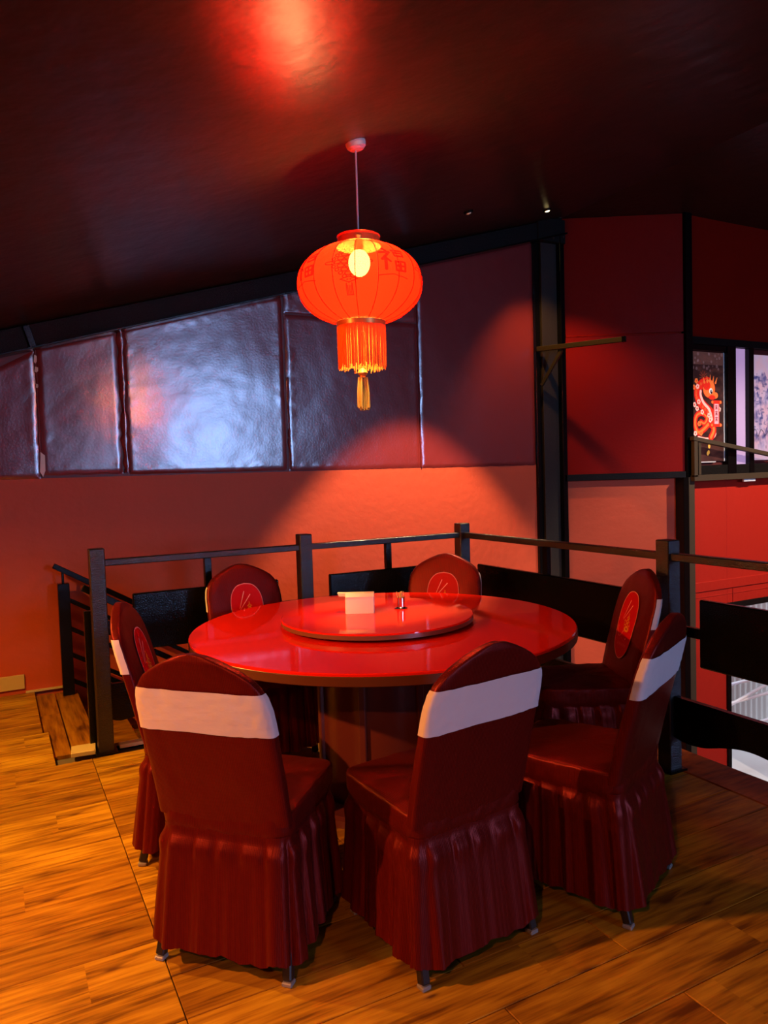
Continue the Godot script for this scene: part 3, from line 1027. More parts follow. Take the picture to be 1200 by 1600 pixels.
# one floor plank, its top at y 0.012
func plank(l: float, w: float, k: int) -> ArrayMesh:
	var b := MB.new()
	b.box(Vector3.ZERO, Vector3(l - 0.003, 0.024, w - 0.0025), 0.0018)
	for i in b.v.size():
		b.u[i] = Vector2(b.v[i].x / 1.3 + k * 0.37, (b.v[i].z / 0.65) + k * 0.29)
	return b.mesh()

func plank_along(w: float, l: float, k: int) -> ArrayMesh:
	var b := MB.new()
	b.box(Vector3.ZERO, Vector3(w - 0.003, 0.026, l), 0.002)
	for i in b.v.size():
		b.u[i] = Vector2(b.v[i].z / 1.3 + k * 0.37, b.v[i].x / 0.65 + k * 0.29)
	return b.mesh()

# thin painted sheet with uneven face and turned-up, ragged edges
func wall_sheet(p: Array, Z: float, k: int, f: FastNoiseLite) -> MB:
	var nx := int((p[1] - p[0]) / 0.02)
	var ny := int((maxf(p[3], p[4]) - p[2]) / 0.022)
	var r_ := []
	for i in ny + 1:
		var r := PackedVector3Array()
		for j in nx + 1:
			var u := float(j) / nx
			var v := float(i) / ny
			var top := lerpf(p[3], p[4], u)
			var x := lerpf(p[0], p[1], u)
			var y := lerpf(p[2], top, v)
			var e := minf(minf(x - p[0], p[1] - x), minf(y - p[2], top - y))
			if e < 0.001:
				if j == 0 or j == nx: x += 0.006 * f.get_noise_2d(y * 9.0, k * 7.0 + j)
				if i == 0: y += 0.005 * f.get_noise_2d(x * 8.0, k * 5.0)
			var lip := clampf(1.0 - absf(e - 0.03) / 0.05, 0, 1) * (0.5 + f.get_noise_2d(x * 2.0 + 9.0, y * 2.0))
			var h := 0.006 + 0.004 * f.get_noise_2d(x * 0.9 + k * 3.0, y * 0.9) + lip * (0.0015 + 0.004 * f.get_noise_2d(x * 9.0, y * 9.0)) + 0.0007 * f.get_noise_2d(x * 6.0, y * 6.0 + 50.0)
			if e < 0.001: h = 0.001
			r.append(Vector3(x, y, Z + h))
		r_.append(r)
	var s := MB.new()
	s.grid(r_, false, Vector3(0, 0, 1))
	return s

# ------------------------------------------------------------------ railings
func apron(l: float) -> PackedVector2Array:
	# scalloped lower board: x along, y height
	var half := smooth_path([Vector2(0.0, 0.168), Vector2(0.04, 0.157), Vector2(0.1, 0.165), Vector2(0.16, 0.195), Vector2(0.22, 0.216), Vector2(0.28, 0.215), Vector2(0.36, 0.19), Vector2(0.43, 0.148), Vector2(0.5, 0.125)])
	var p := PackedVector2Array([Vector2(0, 0.357)])
	for q in half:
		p.append(Vector2(q.x * l, q.y))
	for i in range(half.size() - 2, -1, -1):
		p.append(Vector2((1.0 - half[i].x) * l, half[i].y))
	p.append(Vector2(l, 0.357))
	return p

func rail_section(t: Node3D, x0: float, x1: float, inset: float) -> void:
	# local x runs along the railing
	var h := 0.036
	obj("top_rail", span(Vector3(x0 + h, 0.98, -0.022), Vector3(x1 - h, 1.015, 0.022), 0.004), M.rail_paint, t)
	obj("upper_board", span(Vector3(x0 + inset, 0.5187, -0.016), Vector3(x1 - inset, 0.8215, 0.016), 0.006), M.black, t)
	obj("baluster", span(Vector3((x0 + x1) * 0.5 - 0.02, 0.8215, -0.016), Vector3((x0 + x1) * 0.5 + 0.02, 0.98, 0.016)), M.black, t)
	for q in [[x0 + h, x0 + inset], [x1 - inset, x1 - h]]:
		obj("connector", span(Vector3(q[0], 0.645, -0.014), Vector3(q[1], 0.69, 0.014)), M.black, t)
	var m := MB.new()
	var pl := apron(x1 - x0 - 2 * h)
	m.slab(pl, -0.014, 0.014, Basis(), Vector3(x0 + h, 0, 0), 0.004)
	obj("lower_board", m, M.black, t)

func rail_post(t: Node3D, x: float) -> void:
	var m := MB.new()
	m.box(Vector3(x, 0.537, 0), Vector3(0.076, 1.074, 0.076), 0.004)
	obj("post", m, M.rail_paint, t)
	obj("post_foot", one_box(Vector3(x, 0.006, 0), Vector3(0.11, 0.012, 0.11), 0.002), M.black, t)

func build_railings() -> void:
	var a := thing("railing", "black board-panelled railing running along the stairwell and round its corner post along the open side", "railing")
	for x in [-2.2701, -1.1175, 0.0]:
		rail_post(a, x)
	rail_section(a, -2.2701, -1.1175, 0.17)
	rail_section(a, -1.1175, 0.0, 0.155)
	# the run along the open side, turned about the corner post
	var first_new := a.get_child_count()
	for x in [1.6926, 3.385]:
		rail_post(a, x)
	rail_section(a, 0.0, 1.6926, 0.185)
	rail_section(a, 1.6926, 3.385, 0.18)
	for i in range(first_new, a.get_child_count()):
		(a.get_child(i) as Node3D).rotation.y = -PI / 2
	# stair handrails
	var s := -0.6
	var far := thing("stair_railing", "black stair railing with sloping bars against the back wall", "railing", Vector3(-2.34, -0.05, -1.35))
	obj("post", span(Vector3(-0.037, 0, -0.037), Vector3(0.037, 0.79, 0.037)), M.black, far)
	var hr := MB.new()
	hr.bar(Vector3(-0.055, 0.915, 0), Vector3(1.9, 0.915 + 1.955 * s, 0), 0.04, 0.035)
	obj("handrail", hr, M.black, far)
	obj("handrail_bracket", span(Vector3(-0.008, 0.79, -0.008), Vector3(0.008, 0.885, 0.008)), M.black, far)
	for y in [0.675, 0.48, 0.3, 0.12]:
		var m := MB.new()
		m.bar(Vector3(0.03, y, 0), Vector3(1.2, y + 1.17 * s, 0), 0.03, 0.028)
		obj("bar", m, M.black, far)
	for k in [1.2]:
		obj("post", span(Vector3(k - 0.03, 0.79 + k * s - 0.85, -0.03), Vector3(k + 0.03, 0.79 + k * s + 0.07, 0.03)), M.black, far)
	var near := thing("stair_railing", "black stair railing starting beside the first railing post, its bars sloping down", "railing", Vector3(-2.315, 0.0, -0.12))
	obj("post", span(Vector3(-0.02, 0, -0.02), Vector3(0.02, 0.735, 0.02)), M.black, near)
	hr = MB.new()
	hr.bar(Vector3(-0.02, 0.862, 0), Vector3(1.9, 0.862 + 1.92 * s, 0), 0.038, 0.036)
	obj("handrail", hr, M.black, near)
	for y in [0.66, 0.4]:
		var m := MB.new()
		m.bar(Vector3(0.02, y, 0), Vector3(1.2, y + 1.18 * s, 0), 0.028, 0.028)
		obj("bar", m, M.black, near)
	var w := MB.new()
	w.box(Vector3(0, 0.012, 0), Vector3(0.12, 0.024, 0.12), 0.003)
	var wb := tag(obj("wood_block", w, M.pale_wood, null, Vector3(-2.375, 0.0, -0.055)), "small pale wood offcut on the floor at the foot of the railing post", "wood block")
	wb.rotation.y = -0.1
	var w2 := MB.new()
	w2.box(Vector3(0, 0.01, 0), Vector3(0.16, 0.02, 0.05), 0.002)
	tag(obj("wood_strip", w2, M.pale_wood, null, Vector3(-2.12, 0.0, -0.03)), "pale wood strip lying along the floor edge right of the railing post", "wood strip")

# ------------------------------------------------------------------ chairs
func lean(y: float) -> float:
	var t := (y - 0.44) / 0.5
	return -0.048 + 0.132 * t - 0.02 * (t - t * t)

func lookup(t: Array, y: float) -> float:
	for i in t.size() - 1:
		if y <= t[i + 1].x:
			return lerpf(t[i].y, t[i + 1].y, clampf((y - t[i].x) / (t[i + 1].x - t[i].x), 0, 1))
	return t[-1].y

const BACK_W := [Vector2(0.40, 0.212), Vector2(0.55, 0.214), Vector2(0.70, 0.213), Vector2(0.785, 0.210), Vector2(0.825, 0.203), Vector2(0.853, 0.190), Vector2(0.876, 0.171), Vector2(0.896, 0.143), Vector2(0.914, 0.110), Vector2(0.930, 0.075), Vector2(0.942, 0.043), Vector2(0.947, 0.012)]
const BACK_T := [Vector2(0.40, 0.030), Vector2(0.7, 0.028), Vector2(0.85, 0.025), Vector2(0.925, 0.021), Vector2(0.947, 0.012)]

func sup(c: float, e: float) -> float:
	return signf(c) * pow(absf(c), e)

func back_ring(y: float, off: float, a0: float, a1: float, N: int, f: FastNoiseLite) -> PackedVector3Array:
	var w := lookup(BACK_W, y) + off
	var t := lookup(BACK_T, y) + off
	var r := PackedVector3Array()
	for j in N:
		var a := lerpf(a0, a1, float(j) / (N if absf(a1 - a0 - TAU) < 0.01 else N - 1))
		# dense samples near the narrow edges
		var x := w * sup(cos(a), 0.42)
		var z := t * sup(sin(a), 0.5)
		var wr := 0.0025 * f.get_noise_2d(x * 9.0 + (40.0 if z > 0 else 0.0), y * 5.0) * clampf((0.96 - y) * 8.0, 0, 1)
		r.append(Vector3(x, y, z + lean(y) + wr))
	return r

# rounded rectangle walked by its length: s 0..1 from the middle of the rear side; returns (x, z, normal x, normal z)
func round_rect(s: float, hw: float, zf: float, zb: float, r: float) -> Vector4:
	var lx := 2.0 * (hw - r)
	var lz := zb - zf - 2.0 * r
	var q := PI * r * 0.5
	var d := fposmod(s, 1.0) * (2.0 * lx + 2.0 * lz + 4.0 * q)
	var runs := [lx * 0.5, q, lz, q, lx, q, lz, q, lx * 0.5]
	var k := 0
	while k < 8 and d > runs[k]:
		d -= runs[k]
		k += 1
	var cz := [zb - r, zb - r, 0.0, zf + r, 0.0, zf + r, 0.0, zb - r]
	match k:
		0: return Vector4(d, zb, 0, 1)
		2: return Vector4(hw, zb - r - d, 1, 0)
		4: return Vector4(hw - r - d, zf, 0, -1)
		6: return Vector4(-hw, zf + r + d, -1, 0)
		8: return Vector4(-hw + r + d, zb, 0, 1)
	var a: float = d / r + [0.0, 0.0, 0.0, PI / 2, 0.0, PI, 0.0, PI * 1.5][k]
	var n := Vector2(sin(a), cos(a))
	return Vector4((hw - r) * signf(1.5 if k < 4 else -1.5) + n.x * r, cz[k] + n.y * r, n.x, n.y)

func skirt_point(s: float, k: float, f: FastNoiseLite) -> Vector3:
	var p := round_rect(s, lerpf(0.214, 0.244, k), lerpf(-0.454, -0.462, k), lerpf(-0.02, 0.03, pow(k, 0.8)), lerpf(0.05, 0.075, k))
	p.x *= 1.0 - 0.16 * clampf(-p.y / 0.46, 0, 1)
	var rear := clampf(p.w * 1.6 - 0.5, 0, 1) * clampf((0.19 - absf(p.x)) / 0.05, 0, 1)
	var w := Vector2(cos(TAU * s), sin(TAU * s)) * 3.0
	var ph := TAU * 21.0 * s + 2.6 * f.get_noise_2d(w.x, w.y)
	var pl := sin(ph) + 0.3 * sin(2.0 * ph + 0.7)
	var d := lerpf(0.010, 0.0006, rear) * pow(k, 0.6) * pl * (1.0 + 0.9 * f.get_noise_2d(w.x * 2.0 + 7.0, w.y * 2.0))
	d += 0.016 * k * f.get_noise_2d(w.x * 1.3 + 30.0, w.y * 1.3) * (1.0 - 0.4 * rear)
	d -= 0.007 * exp(-pow((k - 0.06) * 18.0, 2)) - 0.004 * exp(-pow((k - 0.16) * 12.0, 2)) * (1.0 + pl)
	return Vector3(p.x + p.z * d, lerpf(0.405, 0.062 + 0.005 * pl * (1.0 - rear) + 0.016 * f.get_noise_2d(w.x + 3.0, w.y), k), p.y + p.w * d)

func make_chair() -> Node3D:
	var f := FastNoiseLite.new()
	f.seed = 8
	f.frequency = 1.0
	var t := thing("banquet_chair", "", "chair")
	# seat
	var s := MB.new()
	var rows := []
	for q in [[0.385, -0.006], [0.40, -0.001], [0.41, 0.003], [0.425, 0.004], [0.445, 0.004], [0.460, 0.004], [0.467, 0.001], [0.470, -0.006], [0.473, -0.02], [0.476, -0.06], [0.478, -0.12], [0.478, -0.19]]:
		var r := PackedVector3Array()
		for j in 140:
			var p := round_rect(j / 140.0, 0.212 + q[1], -0.452 - q[1], -0.022 + q[1], maxf(0.055 + q[1], 0.012))
			p.x *= 1.0 - 0.14 * clampf(-p.y / 0.46, 0, 1)
			# diagonal pulls in the side band
			var wr := 0.0035 * f.get_noise_2d((p.x + p.y) * 22.0 + q[0] * 40.0, q[0] * 16.0) if q[0] < 0.465 else 0.0
			r.append(Vector3(p.x + p.z * wr, q[0] + 0.003 * f.get_noise_2d(p.x * 10.0, p.y * 10.0), p.y + p.w * wr))
		rows.append(r)
	s.grid(rows, true, Vector3.ZERO, 1, 1, true)
	obj("seat", s, M.cloth, t)
	# back
	var b := MB.new()
	rows = []
	for i in 54:
		var y := lerpf(0.435, 0.79, i / 30.0) if i < 31 else lerpf(0.79, 0.947, pow((i - 30) / 23.0, 0.8))
		rows.append(back_ring(y, 0.0, 0.0, TAU, 96, f))
	b.grid(rows, true, Vector3.ZERO, 1, 1, true)
	obj("backrest", b, M.cloth, t)
	# skirt
	var k := MB.new()
	rows = []
	for i in 22:
		var r := PackedVector3Array()
		for j in 360:
			r.append(skirt_point(j / 360.0, pow(i / 21.0, 1.25), f))
		rows.append(r)
	k.grid(rows, true)
	obj("skirt", k, M.cloth, t)
	# sash: round the back and both edges
	var h := MB.new()
	rows = []
	for i in 10:
		var y := lerpf(0.715, 0.842, i / 9.0)
		var r := back_ring(y, 0.0035, -0.12, PI + 0.12, 70, f)
		for j in r.size():
			r[j].z += 0.0018 * f.get_noise_2d(r[j].x * 14.0 + 5.0, y * 30.0)
			r[j].y += 0.003 * f.get_noise_2d(r[j].x * 8.0, i * 0.2)
		rows.append(r)
	h.grid(rows, false)
	tag(obj("sash", h, M.sash, t), "pale pink cloth sash round the chair back")
	# badge on the front
	var g := MB.new()
	var ol := badge_outline()
	var c := Vector2(0, 0.695)
	var spot := func(q: Vector2) -> Vector3:
		var p := c + q * Vector2(0.093, 0.152)
		var w := lookup(BACK_W, p.y)
		return Vector3(p.x, p.y, lean(p.y) - lookup(BACK_T, p.y) * pow(1.0 - pow(minf(absf(p.x) / w, 1.0), 2.0 / 0.42 / 1.0), 0.25) - 0.0042)
	var nb := Vector3(0, 0.28, -1).normalized()
	for i in ol.size():
		var p: Vector2 = ol[i]
		var q: Vector2 = ol[(i + 1) % ol.size()]
		for r in 6:
			var s0 := r / 6.0
			var s1 := (r + 1) / 6.0
			var uv := func(z: Vector2) -> Vector2: return Vector2(0.5 - z.x * 0.5, 0.5 - z.y * 0.5)
			g.tri(spot.call(p * s0), spot.call(p * s1), spot.call(q * s1), nb, nb, nb, uv.call(p * s0), uv.call(p * s1), uv.call(q * s1))
			g.tri(spot.call(p * s0), spot.call(q * s1), spot.call(q * s0), nb, nb, nb, uv.call(p * s0), uv.call(q * s1), uv.call(q * s0))
	tag(obj("badge", g, M.badge, t), "red printed oval badge with chopsticks and a gold pagoda")
	# legs
	for x in [-1.0, 1.0]:
		for z in [-1.0, 1.0]:
			var lg := MB.new()
			var p1 := Vector3(x * (0.208 if z > 0 else 0.165), 0.014, -0.004 if z > 0 else -0.42)
			var p0 := Vector3(x * (0.172 if z > 0 else 0.15), 0.41, -0.11 if z > 0 else -0.40)
			lg.bar(p1, p0, 0.028, 0.028, 0.004)
			var o := obj("leg", lg, M.leg_metal, t)
			obj("glide", one_box(p1 + Vector3(0, -0.007, 0), Vector3(0.031, 0.013, 0.031), 0.003), M.glide, o)
	return t

func build_chairs() -> void:
	var first := make_chair()
	var grp := "chairs in red covers round the table"
	# base point at the rear feet, facing direction, label
	var list := [
		[Vector2(-2.212, 2.035), Vector2(0.72, -0.69), "red covered chair seen square from behind, its sash in warm light, nearest the plank floor"],
		[Vector2(-1.54, 2.365), Vector2(-0.12, -1.0), "red covered chair with purplish back and lavender sash, between two other back-turned chairs"],
		[Vector2(-0.876, 2.380), Vector2(-0.44, -0.9), "red covered banquet chair seen side-on in front of the open-side railing, its sash foreshortened"],
		[Vector2(-2.235, 1.10), Vector2(0.94, 0.36), "red covered banquet chair beside the first railing post, bright lit edge and dim badge"],
		[Vector2(-0.19, 1.64), Vector2(-0.9, -0.42), "red covered banquet chair with its narrow badge showing, between table and open-side railing"],
		[Vector2(-0.50, 0.545), Vector2(-0.74, 0.67), "red covered banquet chair behind the table in front of the corner railing post"],
		[Vector2(-1.545, 0.22), Vector2(0.1, 1.0), "red covered chair behind the table beside the middle railing post, before a black board"],
	]
	for i in list.size():
		var o := first
		if i > 0:
			o = first.duplicate()
			o.name = numbered("banquet_chair")
			add_child(o, true)
		var d: Vector2 = list[i][1]
		o.position = Vector3(list[i][0].x, 0, list[i][0].y)
		o.rotation.y = atan2(-d.x, -d.y)
		tag(o, list[i][2], "chair", grp)

# ------------------------------------------------------------------ table and what stands on it
const TC := Vector3(-1.2172, 0, 1.18)
func build_table() -> void:
	var t := thing("round_table", "large round red glossy dining table with a brown edge", "table", TC)
	var R := 0.84
	var top := MB.new()
	top.lathe([Vector2(0.0, 0.7516), Vector2(R - 0.004, 0.7516), Vector2(R, 0.7486), Vector2(R, 0.741)], 128)
	obj("tabletop", top, M.table_red, t)
	var e := MB.new()
	e.lathe([Vector2(R, 0.741), Vector2(R + 0.0015, 0.739), Vector2(R + 0.0015, 0.708), Vector2(R - 0.002, 0.705), Vector2(R - 0.04, 0.705), Vector2(R - 0.04, 0.72), Vector2(0, 0.72)], 128)
	obj("edge_band", e, M.edge_brown, t)
	var p := MB.new()
	p.lathe([Vector2(0.31, 0.0), Vector2(0.31, 0.705), Vector2(0.0, 0.705)], 8)
	obj("pedestal", p, M.pedestal, t)
	for i in 8:
		var a := TAU * i / 8.0
		var m := MB.new()
		m.box(Vector3(0.31 * cos(a), 0.36, 0.31 * sin(a)), Vector3(0.022, 0.68, 0.03), 0.004, Basis(Vector3.UP, -a))
		obj("corner_batten", m, M.pedestal, t)
	var f := MB.new()
	f.lathe([Vector2(0.42, 0.0), Vector2(0.42, 0.03), Vector2(0.40, 0.04), Vector2(0.31, 0.04)], 48)
	obj("base_plinth", f, M.pedestal, t)
	var ls := thing("lazy_susan", "round red turntable raised in the middle of the table, dark rim below", "lazy susan", Vector3(-1.2285, 0.7516, 1.150))
	var r := 0.4285
	var d := MB.new()
	d.lathe([Vector2(0.0, 0.0384), Vector2(r - 0.003, 0.0384), Vector2(r, 0.036), Vector2(r, 0.031)], 96)
	obj("turntable_top", d, M.table_red, ls)
	d = MB.new()
	d.lathe([Vector2(r, 0.031), Vector2(r, 0.014), Vector2(r - 0.004, 0.012), Vector2(0, 0.012)], 96)
	obj("turntable_rim", d, M.susan_edge, ls)
	d = MB.new()
	d.lathe([Vector2(0.0, 0.012), Vector2(0.2, 0.012), Vector2(0.2, 0.0), Vector2(0.0, 0.0)], 48)
	obj("bearing", d, M.black, ls)
	# napkin holder
	var yt := 0.7516 + 0.0385
	var n := thing("napkin_holder", "white napkin holder on the turntable, napkins poking out at the top", "napkin holder", Vector3(-1.277, yt, 1.075), -0.5)
	var b := MB.new()
	b.slab(PackedVector2Array([Vector2(-0.028, 0.0), Vector2(0.032, 0.0), Vector2(0.022, 0.074), Vector2(-0.02, 0.074)]), -0.0655, 0.0655, Basis(Vector3.UP, -PI / 2), Vector3.ZERO, 0.003)
	obj("body", b, M.holder, n)
	b = MB.new()
	b.slab(PackedVector2Array([Vector2(-0.024, 0.074), Vector2(0.025, 0.074), Vector2(0.016, 0.09), Vector2(-0.014, 0.092)]), -0.0655, 0.0655, Basis(Vector3.UP, -PI / 2), Vector3.ZERO, 0.002)
	obj("lid", b, M.paper, n)
	b = MB.new()
	for k in 4:
		b.box(Vector3(-0.052 - k * 0.002, 0.0775 + k * 0.0042, 0.002), Vector3(0.085, 0.0034, 0.028), 0.0008, Basis(Vector3(0, 0, 1), -0.04))
	obj("napkins", b, M.paper, n)
	# toothpick cup
	var c := thing("toothpick_cup", "small chrome cup of toothpicks on the turntable", "cup", Vector3(-1.083, yt, 1.108))
	b = MB.new()
	b.lathe([Vector2(0.0, 0.0), Vector2(0.03, 0.0), Vector2(0.031, 0.003), Vector2(0.022, 0.006), Vector2(0.0185, 0.01), Vector2(0.0185, 0.052), Vector2(0.0195, 0.053), Vector2(0.0175, 0.054), Vector2(0.0172, 0.012), Vector2(0.0, 0.011)], 32)
	obj("body", b, M.chrome, c)
	rng.seed = 3
	for k in 26:
		var a := rng.randf() * TAU
		var q := sqrt(rng.randf()) * 0.014
		var lo := Vector3(q * cos(a) * 0.8, 0.013, q * sin(a) * 0.8)
		var hi := Vector3(q * cos(a) * 1.35 - 0.006, 0.072 + rng.randf() * 0.006, q * sin(a) * 1.35)
		var m := MB.new()
		m.tube([lo, hi, hi + (hi - lo).normalized() * 0.003], 0.0012, 6)
		obj("toothpick", m, M.stick, c)

# ------------------------------------------------------------------ lantern
func build_lantern() -> void:
	var P := Vector3(-1.309, 0, 1.243)
	var cy := ceil_y(P.x)
	var t := thing("lantern", "red round paper lantern with gold collar, orange fringe and tassel, hanging lit over the table", "lantern", Vector3(P.x, cy, P.z))
	var rose := MB.new()
	rose.lathe([Vector2(0.042, 0.012), Vector2(0.043, -0.008), Vector2(0.039, -0.022), Vector2(0.028, -0.032), Vector2(0.006, -0.036), Vector2(0.0, -0.036)], 32)
	var ro := obj("ceiling_rose", rose, M.white_plastic, t)
	ro.rotation.z = atan(CEIL_S) * 0.8
	var top := 2.418 - cy
	var cord := MB.new()
	cord.tube([Vector3(0.0, -0.03, 0), Vector3(0, top * 0.5, 0), Vector3(0, top - 0.06, 0)], 0.0042, 8)
	obj("cord", cord, M.white_plastic, t)
	# collar
	var y1 := 2.376 - cy
	var y0 := 2.058 - cy
	var g := MB.new()
	g.lathe([Vector2(0.094, y1 - 0.004), Vector2(0.096, y1 + 0.004), Vector2(0.092, y1 + 0.008), Vector2(0.088, y1 + 0.034), Vector2(0.092, y1 + 0.04), Vector2(0.086, y1 + 0.043), Vector2(0.084, y1 + 0.03), Vector2(0.0, y1 + 0.03)], 48)
	obj("collar", g, M.gold, t)
	var sp := MB.new()
	for k in 3:
		var a := TAU * k / 3.0
		sp.tube([Vector3(0, y1 + 0.03, 0), Vector3(0.086 * cos(a), y1 + 0.03, 0.086 * sin(a))], 0.002, 6)
	obj("spider_wire", sp, M.gold, t)
	g = MB.new()
	g.lathe([Vector2(0.104, y0 + 0.006), Vector2(0.106, y0), Vector2(0.102, y0 - 0.02), Vector2(0.098, y0 - 0.022), Vector2(0.098, y0 + 0.006)], 48)
	obj("lower_ring", g, M.gold, t)
	# shade: shallow gores between the ribs
	var s := MB.new()
	var rows := []
	var N := 19
	for i in N + 22:
		var v := float(i) / (N + 21)
		var r := PackedVector3Array()
		for j in 180:
			var a := TAU * j / 180.0 + 2.72
			var rr := shade_r(v) * (1.0 - 0.012 * pow(absf(cos(a * 9.0)), 8.0) * sin(PI * v))
			r.append(Vector3(cos(a) * rr, lerpf(y1, y0, v), sin(a) * rr))
		rows.append(r)
	s.grid(rows, true, Vector3.ZERO, -1.0)
	obj("shade", s, M.shade, t)
	for k in 18:
		var a := TAU * (k + 0.0) / 18.0
		var pts := []
		for i in 25:
			var v := i / 24.0
			var rr := shade_r(v) * 1.001
			pts.append(Vector3(cos(a) * rr, lerpf(y1, y0, v), sin(a) * rr))
		var m := MB.new()
		m.tube(pts, 0.0016, 5)
		obj("rib", m, M.rib, t)
	# bulb in its holder
	var by := 2.285 - cy
	var hb := MB.new()
	hb.lathe([Vector2(0.0, by + 0.11), Vector2(0.018, by + 0.11), Vector2(0.02, by + 0.05), Vector2(0.016, by + 0.045), Vector2(0.0, by + 0.045)], 20, Vector3(-0.034, 0, 0.07))
	obj("lamp_holder", hb, M.gold, t)
	var bu := MB.new()
	rows = []
	for i in 13:
		var ph := PI * (0.02 + 0.96 * i / 12.0)
		var r := PackedVector3Array()
		for j in 24:
			r.append(Vector3(-0.034 + sin(ph) * cos(TAU * j / 24.0) * 0.045, by + cos(ph) * 0.055, 0.07 + sin(ph) * sin(TAU * j / 24.0) * 0.045))
		rows.append(r)
	bu.grid(rows, true, Vector3.ZERO, 1, 1, true)
	obj("bulb", bu, M.bulb, t)
	var li := OmniLight3D.new()
	li.name = "bulb_light"
	li.light_color = Color(1.0, 0.84, 0.55)
	li.light_energy = 3.0
	li.omni_range = 30.0
	li.omni_attenuation = 2.0
	li.light_size = 0.04
	li.shadow_enabled = true
	li.position = Vector3(-0.034, by, 0.07)
	t.add_child(li)
	# fringe strands
	var fr := MB.new()
	rng.seed = 6
	for k in 130:
		var a := TAU * k / 130.0
		var r := 0.1 + rng.randf_range(-0.003, 0.003)
		var yb := 1.868 - cy + rng.randf_range(-0.012, 0.012)
		var w := rng.randf_range(-0.012, 0.012)
		fr.tube([Vector3(cos(a) * 0.101, y0 - 0.018, sin(a) * 0.101), Vector3(cos(a + w) * r, (y0 + yb) * 0.5, sin(a + w) * r), Vector3(cos(a + w * 1.4) * (r - 0.001), yb, sin(a + w * 1.4) * (r - 0.001))], 0.0026, 5)
	tag(obj("fringe", fr, M.fringe, t), "orange thread fringe", "", "", "stuff")
	# tassel
	var ty := 1.868 - cy
	var tw := MB.new()
	tw.tube([Vector3(0, y0 - 0.01, 0), Vector3(0, ty - 0.01, 0)], 0.002, 6)
	obj("tassel_cord", tw, M.gold, t)
	var kn := MB.new()
	kn.lathe([Vector2(0.0, ty + 0.018), Vector2(0.004, ty + 0.015), Vector2(0.006, ty - 0.002), Vector2(0.018, ty - 0.012), Vector2(0.023, ty - 0.022), Vector2(0.018, ty - 0.03), Vector2(0.012, ty - 0.034), Vector2(0.014, ty - 0.042), Vector2(0.0, ty - 0.044)], 24)
	obj("tassel_knob", kn, M.gold, t)
	var th := MB.new()
	for k in 70:
		var a := rng.randf() * TAU
		var side := -1.0 if k % 2 else 1.0
		var q := sqrt(rng.randf())
		var x := Vector3(side * 0.012 + cos(a) * q * 0.014, 0, sin(a) * q * 0.016)
		th.tube([Vector3(x.x * 0.8, ty - 0.04, x.z * 0.8), Vector3(x.x * 1.05, ty - 0.1, x.z), Vector3(x.x * 1.1, 1.692 - cy + rng.randf_range(-0.004, 0.01), x.z * 1.05)], 0.0022, 5)
	tag(obj("tassel_threads", th, M.tassel, t), "golden thread tassel", "", "", "stuff")

func shade_r(v: float) -> float:
	# v: 0 at the collar, 1 at the lower ring
	var q := lerpf(-0.93, 0.915, v)
	return 0.252 * pow(maxf(1.0 - pow(absf(q), 2.25), 0.0), 0.56) + 0.012

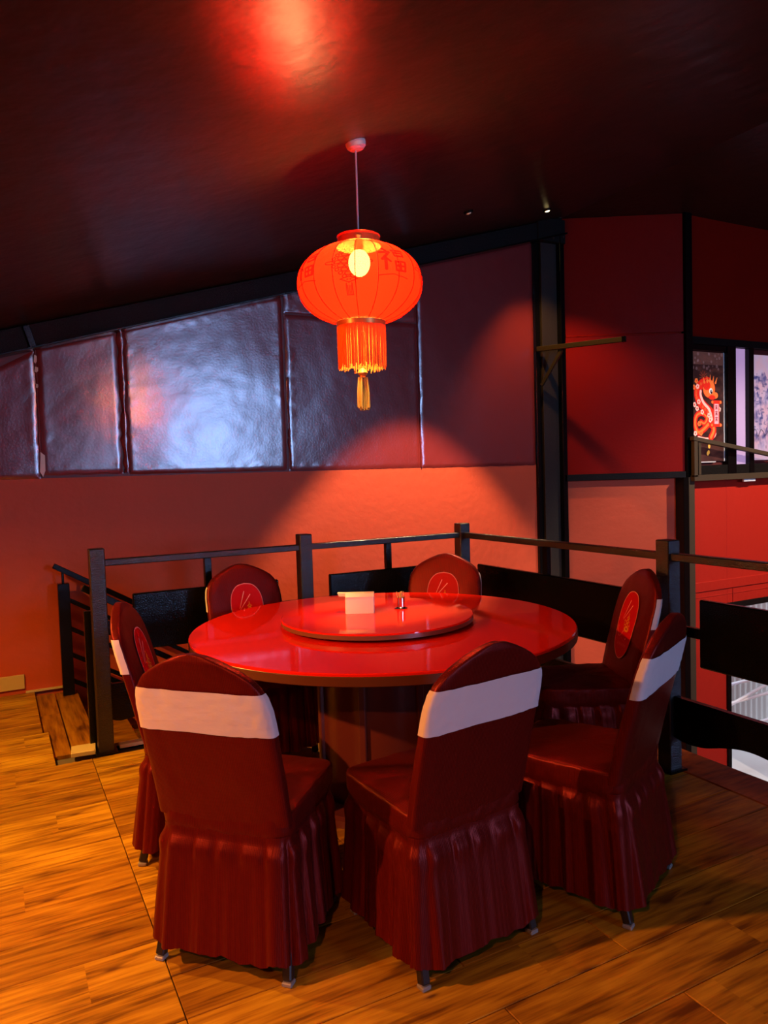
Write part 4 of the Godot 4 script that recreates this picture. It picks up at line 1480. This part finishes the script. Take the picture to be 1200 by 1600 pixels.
# ------------------------------------------------------------------ the far corner
func build_details() -> void:
	# bracket on the pillar
	var br := thing("wall_bracket", "brass coloured metal bracket arm sticking out from the black pillar", "bracket", Vector3(1.86, 2.531, -1.4))
	var e := Vector3(2.253 - 1.86, 0.0, -0.752 + 1.4)
	var m := MB.new()
	m.bar(Vector3(-0.02, 0, -0.03), e, 0.03, 0.045)
	obj("arm", m, M.brass, br)
	m = MB.new()
	m.bar(Vector3(0.0, -0.34, 0.0), Vector3(0.11, -0.03, 0.16), 0.03, 0.03)
	obj("strut", m, M.brass, br)
	obj("end_cap", one_box(e, Vector3(0.035, 0.05, 0.035), 0.003, Basis(Vector3.UP, -1.02)), M.black, br)
	# posters
	var z := -0.955
	var card := func(nm: String, label: String, x0: float, x1: float, y0: float, y1: float, mt: Material) -> Node3D:
		var b := MB.new()
		b.box(Vector3((x0 + x1) * 0.5, (y0 + y1) * 0.5, z), Vector3(x1 - x0, y1 - y0, 0.012), 0.001)
		for i in b.v.size():
			b.u[i] = Vector2((b.v[i].x - x0) / (x1 - x0), (y1 - b.v[i].y) / (y1 - y0))
		return tag(obj(nm, b, mt), label, "poster")
	var dragon: Node3D = card.call("poster", "dark poster of a red and gold dragon holding a scroll", 3.315, 3.795, 1.437, 2.512, M.dragon)
	card.call("poster", "pale pink poster of blue ink mountains", 4.222, 4.7, 1.437, 2.52, M.ink)
	card.call("lilac_banner", "narrow glowing lilac banner between the two posters", 3.945, 4.135, 1.385, 2.57, M.strip)
	var eb := MB.new()
	eb.box(Vector3(3.8, 1.975, -0.945), Vector3(0.012, 1.08, 0.012), 0.001)
	eb.box(Vector3(3.5, 1.431, -0.945), Vector3(0.34, 0.01, 0.012), 0.001)
	obj("white_border", eb, M.white_frame, dragon)
	# sloping rail in front of the posters
	var rl := thing("handrail", "brown metal handrail sloping down in front of the posters", "railing", Vector3(3.25, 1.25, -0.84))
	var r := MB.new()
	r.bar(Vector3(-0.04, 0.41, 0), Vector3(3.0, 0.41 - 3.04 * 0.148, 0), 0.05, 0.04)
	obj("top_rail", r, M.brown_metal, rl)
	obj("post", span(Vector3(-0.03, 0.04, -0.02), Vector3(0.02, 0.4, 0.02)), M.brown_metal, rl)
	obj("post", span(Vector3(0.04, 0.06, -0.012), Vector3(0.075, 0.38, 0.012)), M.brown_metal, rl)
	obj("bottom_rail", span(Vector3(-0.03, 0.0, -0.03), Vector3(3.6, 0.058, 0.02)), M.brown_metal, rl)
	tag(obj("light_tab", span(Vector3(3.96, 1.222, -0.86), Vector3(4.14, 1.25, -0.84)), M.white_frame), "small white tab under the brown bottom rail", "tab")
	# yard outside the doorway
	tag(obj("ground", span(Vector3(-1, -2.75, -14.0), Vector3(16, -2.62, -1.0), 0.0), M.concrete), "bright concrete yard outside the doorway", "ground", "", "structure")
	var cw := MB.new()
	var rows := []
	for i in 2:
		var q := PackedVector3Array()
		for j in 481:
			q.append(Vector3(3.0 + j * 0.02, -2.6 + i * 3.0, -3.0 + 0.018 * sin(TAU * j / 6.0)))
		rows.append(q)
	cw.grid(rows, false, Vector3(0, 0, 1))
	tag(obj("corrugated_wall", cw, M.corrugated), "pale grey corrugated metal wall outside the doorway", "wall", "", "structure")
	var fr := thing("steel_frame", "white tubular steel frame standing in the yard outside the doorway", "frame", Vector3(5.3, -2.62, -2.3))
	for q in [[-1.2, 0.9, 3.0, 0.9], [-1.2, 0.62, 3.0, 0.7], [-1.2, 0.3, 1.6, 0.9], [-0.4, 0.62, 0.9, 0.3], [-1.2, 0.3, 3.0, 0.3]]:
		var b := MB.new()
		b.tube([Vector3(q[0], q[1] + 0.25, 0), Vector3(q[2], q[3] + 0.25, 0)], 0.022, 8)
		obj("tube", b, M.white_frame, fr)
	for x in [-1.2, 0.0, 3.0]:
		obj("upright", span(Vector3(x - 0.04, 0, -0.04), Vector3(x + 0.04, 1.15, 0.04)), M.white_frame, fr)

func _ready() -> void:
	rng.seed = 1
	build_light()
	make_materials()
	build_shell()
	build_railings()
	build_table()
	build_chairs()
	build_lantern()
	build_details()
	ceiling_spot(Vector2(-3.75, 0.4), Vector3(-3.0, 0.0, 0.4), 60.0, 9.5, Color(1.0, 0.74, 0.3), "ceiling spotlight over the bare plank floor", 1.0)
	ceiling_spot(Vector2(-3.4, 4.4), Vector3(-2.0, 0.2, 2.3), 26.0, 2.5, Color(1.0, 0.62, 0.36), "ceiling spotlight behind the viewer", 0.8)
	ceiling_spot(Vector2(-4.15, 1.9), Vector3(-1.6, 0.55, 1.9), 40.0, 7.5, Color(1.0, 0.62, 0.34), "ceiling spotlight near the left wall", 0.6)
	ceiling_spot(Vector2(0.42, -0.44), Vector3(0.42, 0.0, -0.55), 36.0, 18.5, Color(1.0, 0.8, 0.6), "ceiling spotlight over the railing, washing the back wall", 0.3, 0.04)
	ceiling_spot(Vector2(1.552, -0.912), Vector3(2.3, 0.0, -0.95), 44.0, 3.4, Color(1.0, 0.72, 0.4), "small bright ceiling spotlight beside the black pillar", 0.6, 14.0)
	ceiling_spot(Vector2(4.6, 2.4), Vector3(4.2, -0.9, -0.92), 34.0, 24.0, Color(1.0, 0.9, 0.8), "ceiling spotlight over the open side", 0.5)
